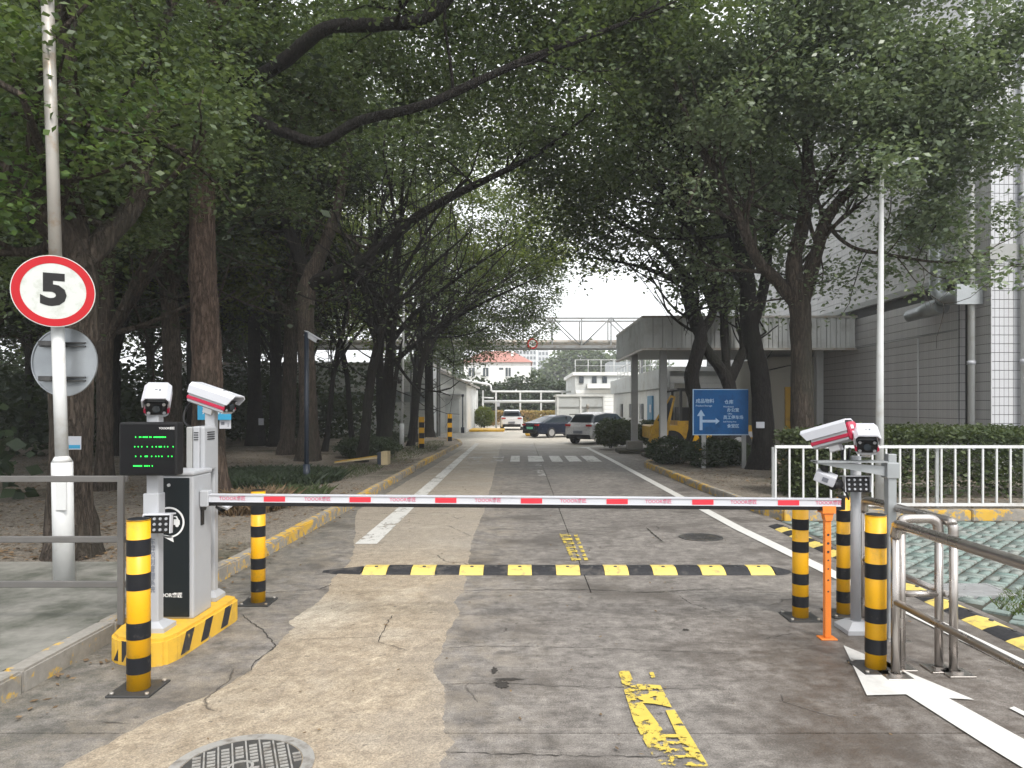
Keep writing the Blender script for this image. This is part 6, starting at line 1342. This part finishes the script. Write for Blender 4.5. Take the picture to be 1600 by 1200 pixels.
# ================================================================ cars
def car(loc, rz, label, paint, kind, group='cars parked in the yard', s=1.0, plate='lettering_grey'):
    t = thing('parked_car', label, 'car', loc, rz, group); t.scale = (s, s, s)
    L, Wd = (4.9, 1.88) if kind == 'saloon' else (4.6, 1.86); hw = Wd / 2
    # x forward, y across; stations of the body: (x, half width, z bottom, z belt)
    if kind == 'saloon': stn = [(-2.45, .72, .42, .82), (-2.38, .82, .30, .95), (-2.0, .90, .24, 1.02), (-1.0, .93, .22, 1.0), (0.2, .94, .22, .98), (1.2, .93, .22, .93), (2.0, .88, .24, .80), (2.38, .74, .30, .66), (2.45, .62, .38, .58)]; ro = [(-1.95, 1.02), (-1.0, 1.34), (-.1, 1.44), (.5, 1.38), (1.3, .95)]
    else: stn = [(-2.3, .74, .45, .90), (-2.24, .84, .32, 1.08), (-1.9, .91, .26, 1.14), (-1.0, .93, .24, 1.10), (.2, .93, .24, 1.06), (1.1, .92, .24, 1.02), (1.9, .87, .26, .90), (2.22, .76, .32, .76), (2.3, .64, .4, .66)]; ro = [(-2.1, 1.12), (-1.75, 1.50), (-.7, 1.62), (.3, 1.58), (1.15, 1.04)]
    b = B(); loops = []
    for x, w, z0, z1 in stn: loops.append([(x, -w * .94, z0), (x, -w, z0 + .12), (x, -w * 1.0, (z0 + z1) / 2), (x, -w * .96, z1 - .08), (x, -w * .84, z1), (x, w * .84, z1), (x, w * .96, z1 - .08), (x, w, (z0 + z1) / 2), (x, w, z0 + .12), (x, w * .94, z0)])
    b.loft(loops, smooth=False); body = b.build('body', paint, t)
    b = B(); loops = []
    for i, (x, z) in enumerate(ro):
        k = .80 if i in (0, len(ro) - 1) else .70; zb_ = (1.0 if kind == 'saloon' else 1.07) - (.06 if i == len(ro) - 1 else 0.03); wb = hw * .88
        loops.append([(x, -wb, min(zb_, z - .01)), (x, -hw * k, z - .05 if z > zb_ + .06 else z), (x, -hw * (k - .1), z), (x, hw * (k - .1), z), (x, hw * k, z - .05 if z > zb_ + .06 else z), (x, wb, min(zb_, z - .01))])
    b.loft(loops, smooth=False); b.build('windows', 'car_glass', t)
    b = B(); L2 = [(x, z) for x, z in ro[1:-1]]; loops = [[(x, -hw * .66, z - .03), (x, -hw * .6, z + .018), (x, hw * .6, z + .018), (x, hw * .66, z - .03)] for x, z in L2]; b.loft(loops); b.build('roof', paint, t)
    for x, z in ((-.15, 0),):
        for s_ in (-1, 1): B().b2((x - .04, s_ * hw * .70, 1.0), (x + .04, s_ * hw * .86, 1.02)).prism([(-.02, 1.0), (.06, 1.0), (.04, 1.4), (-.02, 1.4)], s_ * hw * .79 - .02, s_ * hw * .79 + .02, 'y').build('pillar', 'black_plastic', t)
    xr, xf = stn[0][0], stn[-1][0]
    for x in (-1.42, 1.45):
        for s_ in (-1, 1):
            w = B(); w.cyl((x, s_ * (hw - .24), .34), (x, s_ * (hw + .005), .34), .34, seg=24); q = w.build('wheel', 'rubber', t)
            B().cyl((x, s_ * (hw - .02), .34), (x, s_ * (hw + .012), .34), .22, seg=20).build('rim', 'alu', q)
    for s_ in (-1, 1):
        B().b2((xr + .0 - .03, s_ * .48, .78 if kind == 'saloon' else .92), (xr + .16, s_ * .80, .88 if kind == 'saloon' else 1.02)).build('tail_light', 'tail_red', t)
        B().b2((xf - .18, s_ * .40, .60), (xf + .0, s_ * .66, .68)).build('headlight', 'lens_glass', t)
        B().b2((.85, s_ * (hw - .06), 1.0), (1.0, s_ * (hw + .12), 1.12), bev=.02).build('mirror', 'black_plastic', t)
    B().b2((xr - .06, -.72, .28), (xr + .15, .72, .50), bev=.03).build('rear_bumper', 'black_plastic', t)
    B().b2((xr - .075, -.26, .56), (xr - .0, .26, .70)).build('number_plate', plate, t)
    if kind != 'saloon': B().b2((-2.25, -.6, 1.50), (-1.85, .6, 1.54), bev=.01).build('spoiler', 'black_plastic', t)
    return t
car(G(800, 671), R(90), 'white car seen from behind at the end of the drive', 'car_white', 'suv', s=.84)
g1 = G(872, 684); car((g1.x + .1, g1.y + 1.2, 0), R(38), 'dark blue saloon car parked at the yard edge', 'car_dark', 'saloon', s=.8, plate='plate_green')
g1 = G(944, 694); car((g1.x + .1, g1.y + 1.2, 0), R(50), 'silver hatchback half hidden by a round bush', 'car_silver', 'suv', s=.84)
# yellow truck behind the blue sign
t = thing('yellow_truck', 'yellow works truck with its door open behind the blue sign', 'truck', (6.2, 24.2, 0), 0); 
B().b2((-1.9, -.8, .55), (1.6, .8, 1.0), bev=.04).build('body', 'machine_yellow', t); B().b2((-1.0, -.78, 1.0), (.9, .78, 1.15)).build('deck', 'machine_yellow', t)
cabp = B().b2((-.9, -.7, 1.15), (-.82, -.62, 2.15)).b2((.6, -.7, 1.15), (.68, -.62, 2.15)).b2((-.9, .62, 1.15), (-.82, .7, 2.15)).b2((.6, .62, 1.15), (.68, .7, 2.15)).b2((-1.0, -.76, 2.15), (.78, .76, 2.23)).build('cab_frame', 'steel_dark', t)
B().b2((-.8, -.6, 1.15), (.55, .6, 1.6)).build('seat_box', 'black_plastic', t)
for x, r in ((-1.2, .42), (1.0, .42)):
    for s_ in (-1, 1): q = B().cyl((x, s_ * .62, r), (x, s_ * .9, r), r, seg=24).build('wheel', 'rubber', t); B().cyl((x, s_ * .86, r), (x, s_ * .915, r), r * .5, seg=16).build('rim', 'alu', q)
B().b2((-2.0, -.85, .25), (1.7, -.78, .33)).b2((1.2, -.84, .62), (1.5, -.81, .8)).build('side_rail', 'alu', t)
d = B().prism([(-2.0, .5), (-1.75, .3), (-1.4, .42), (-1.3, 1.1), (-1.12, 1.95), (-1.28, 2.0), (-1.8, 1.15)], -1.05, -1.0, 'y').build('door', 'machine_yellow', t); B().prism([(-1.72, 1.16), (-1.40, 1.10), (-1.20, 1.9), (-1.27, 1.92)], -1.06, -0.99, 'y').build('door_glass', 'car_glass', d)
B().tube([(-1.4, -.7, 2.1), (-1.0, -.7, 2.15)], .03, 6).build('grab_bar', 'steel_dark', t)
# small things by the drive
t = thing('wheel_chock', 'yellow kerb block beside the dark saloon car', 'kerb block', G(829, 681)); B().b2((-.3, -.3, 0), (.3, .3, .5), bev=.08).build('block', 'machine_yellow', t)
t = thing('yellow_mat', 'yellow edged planting kerb at the white hall corner', 'kerb', (-1.9, 46.5, 0)); B().b2((-1.3, -1.5, 0), (.9, 1.5, .14), bev=.02).build('curb', 'machine_yellow', t)
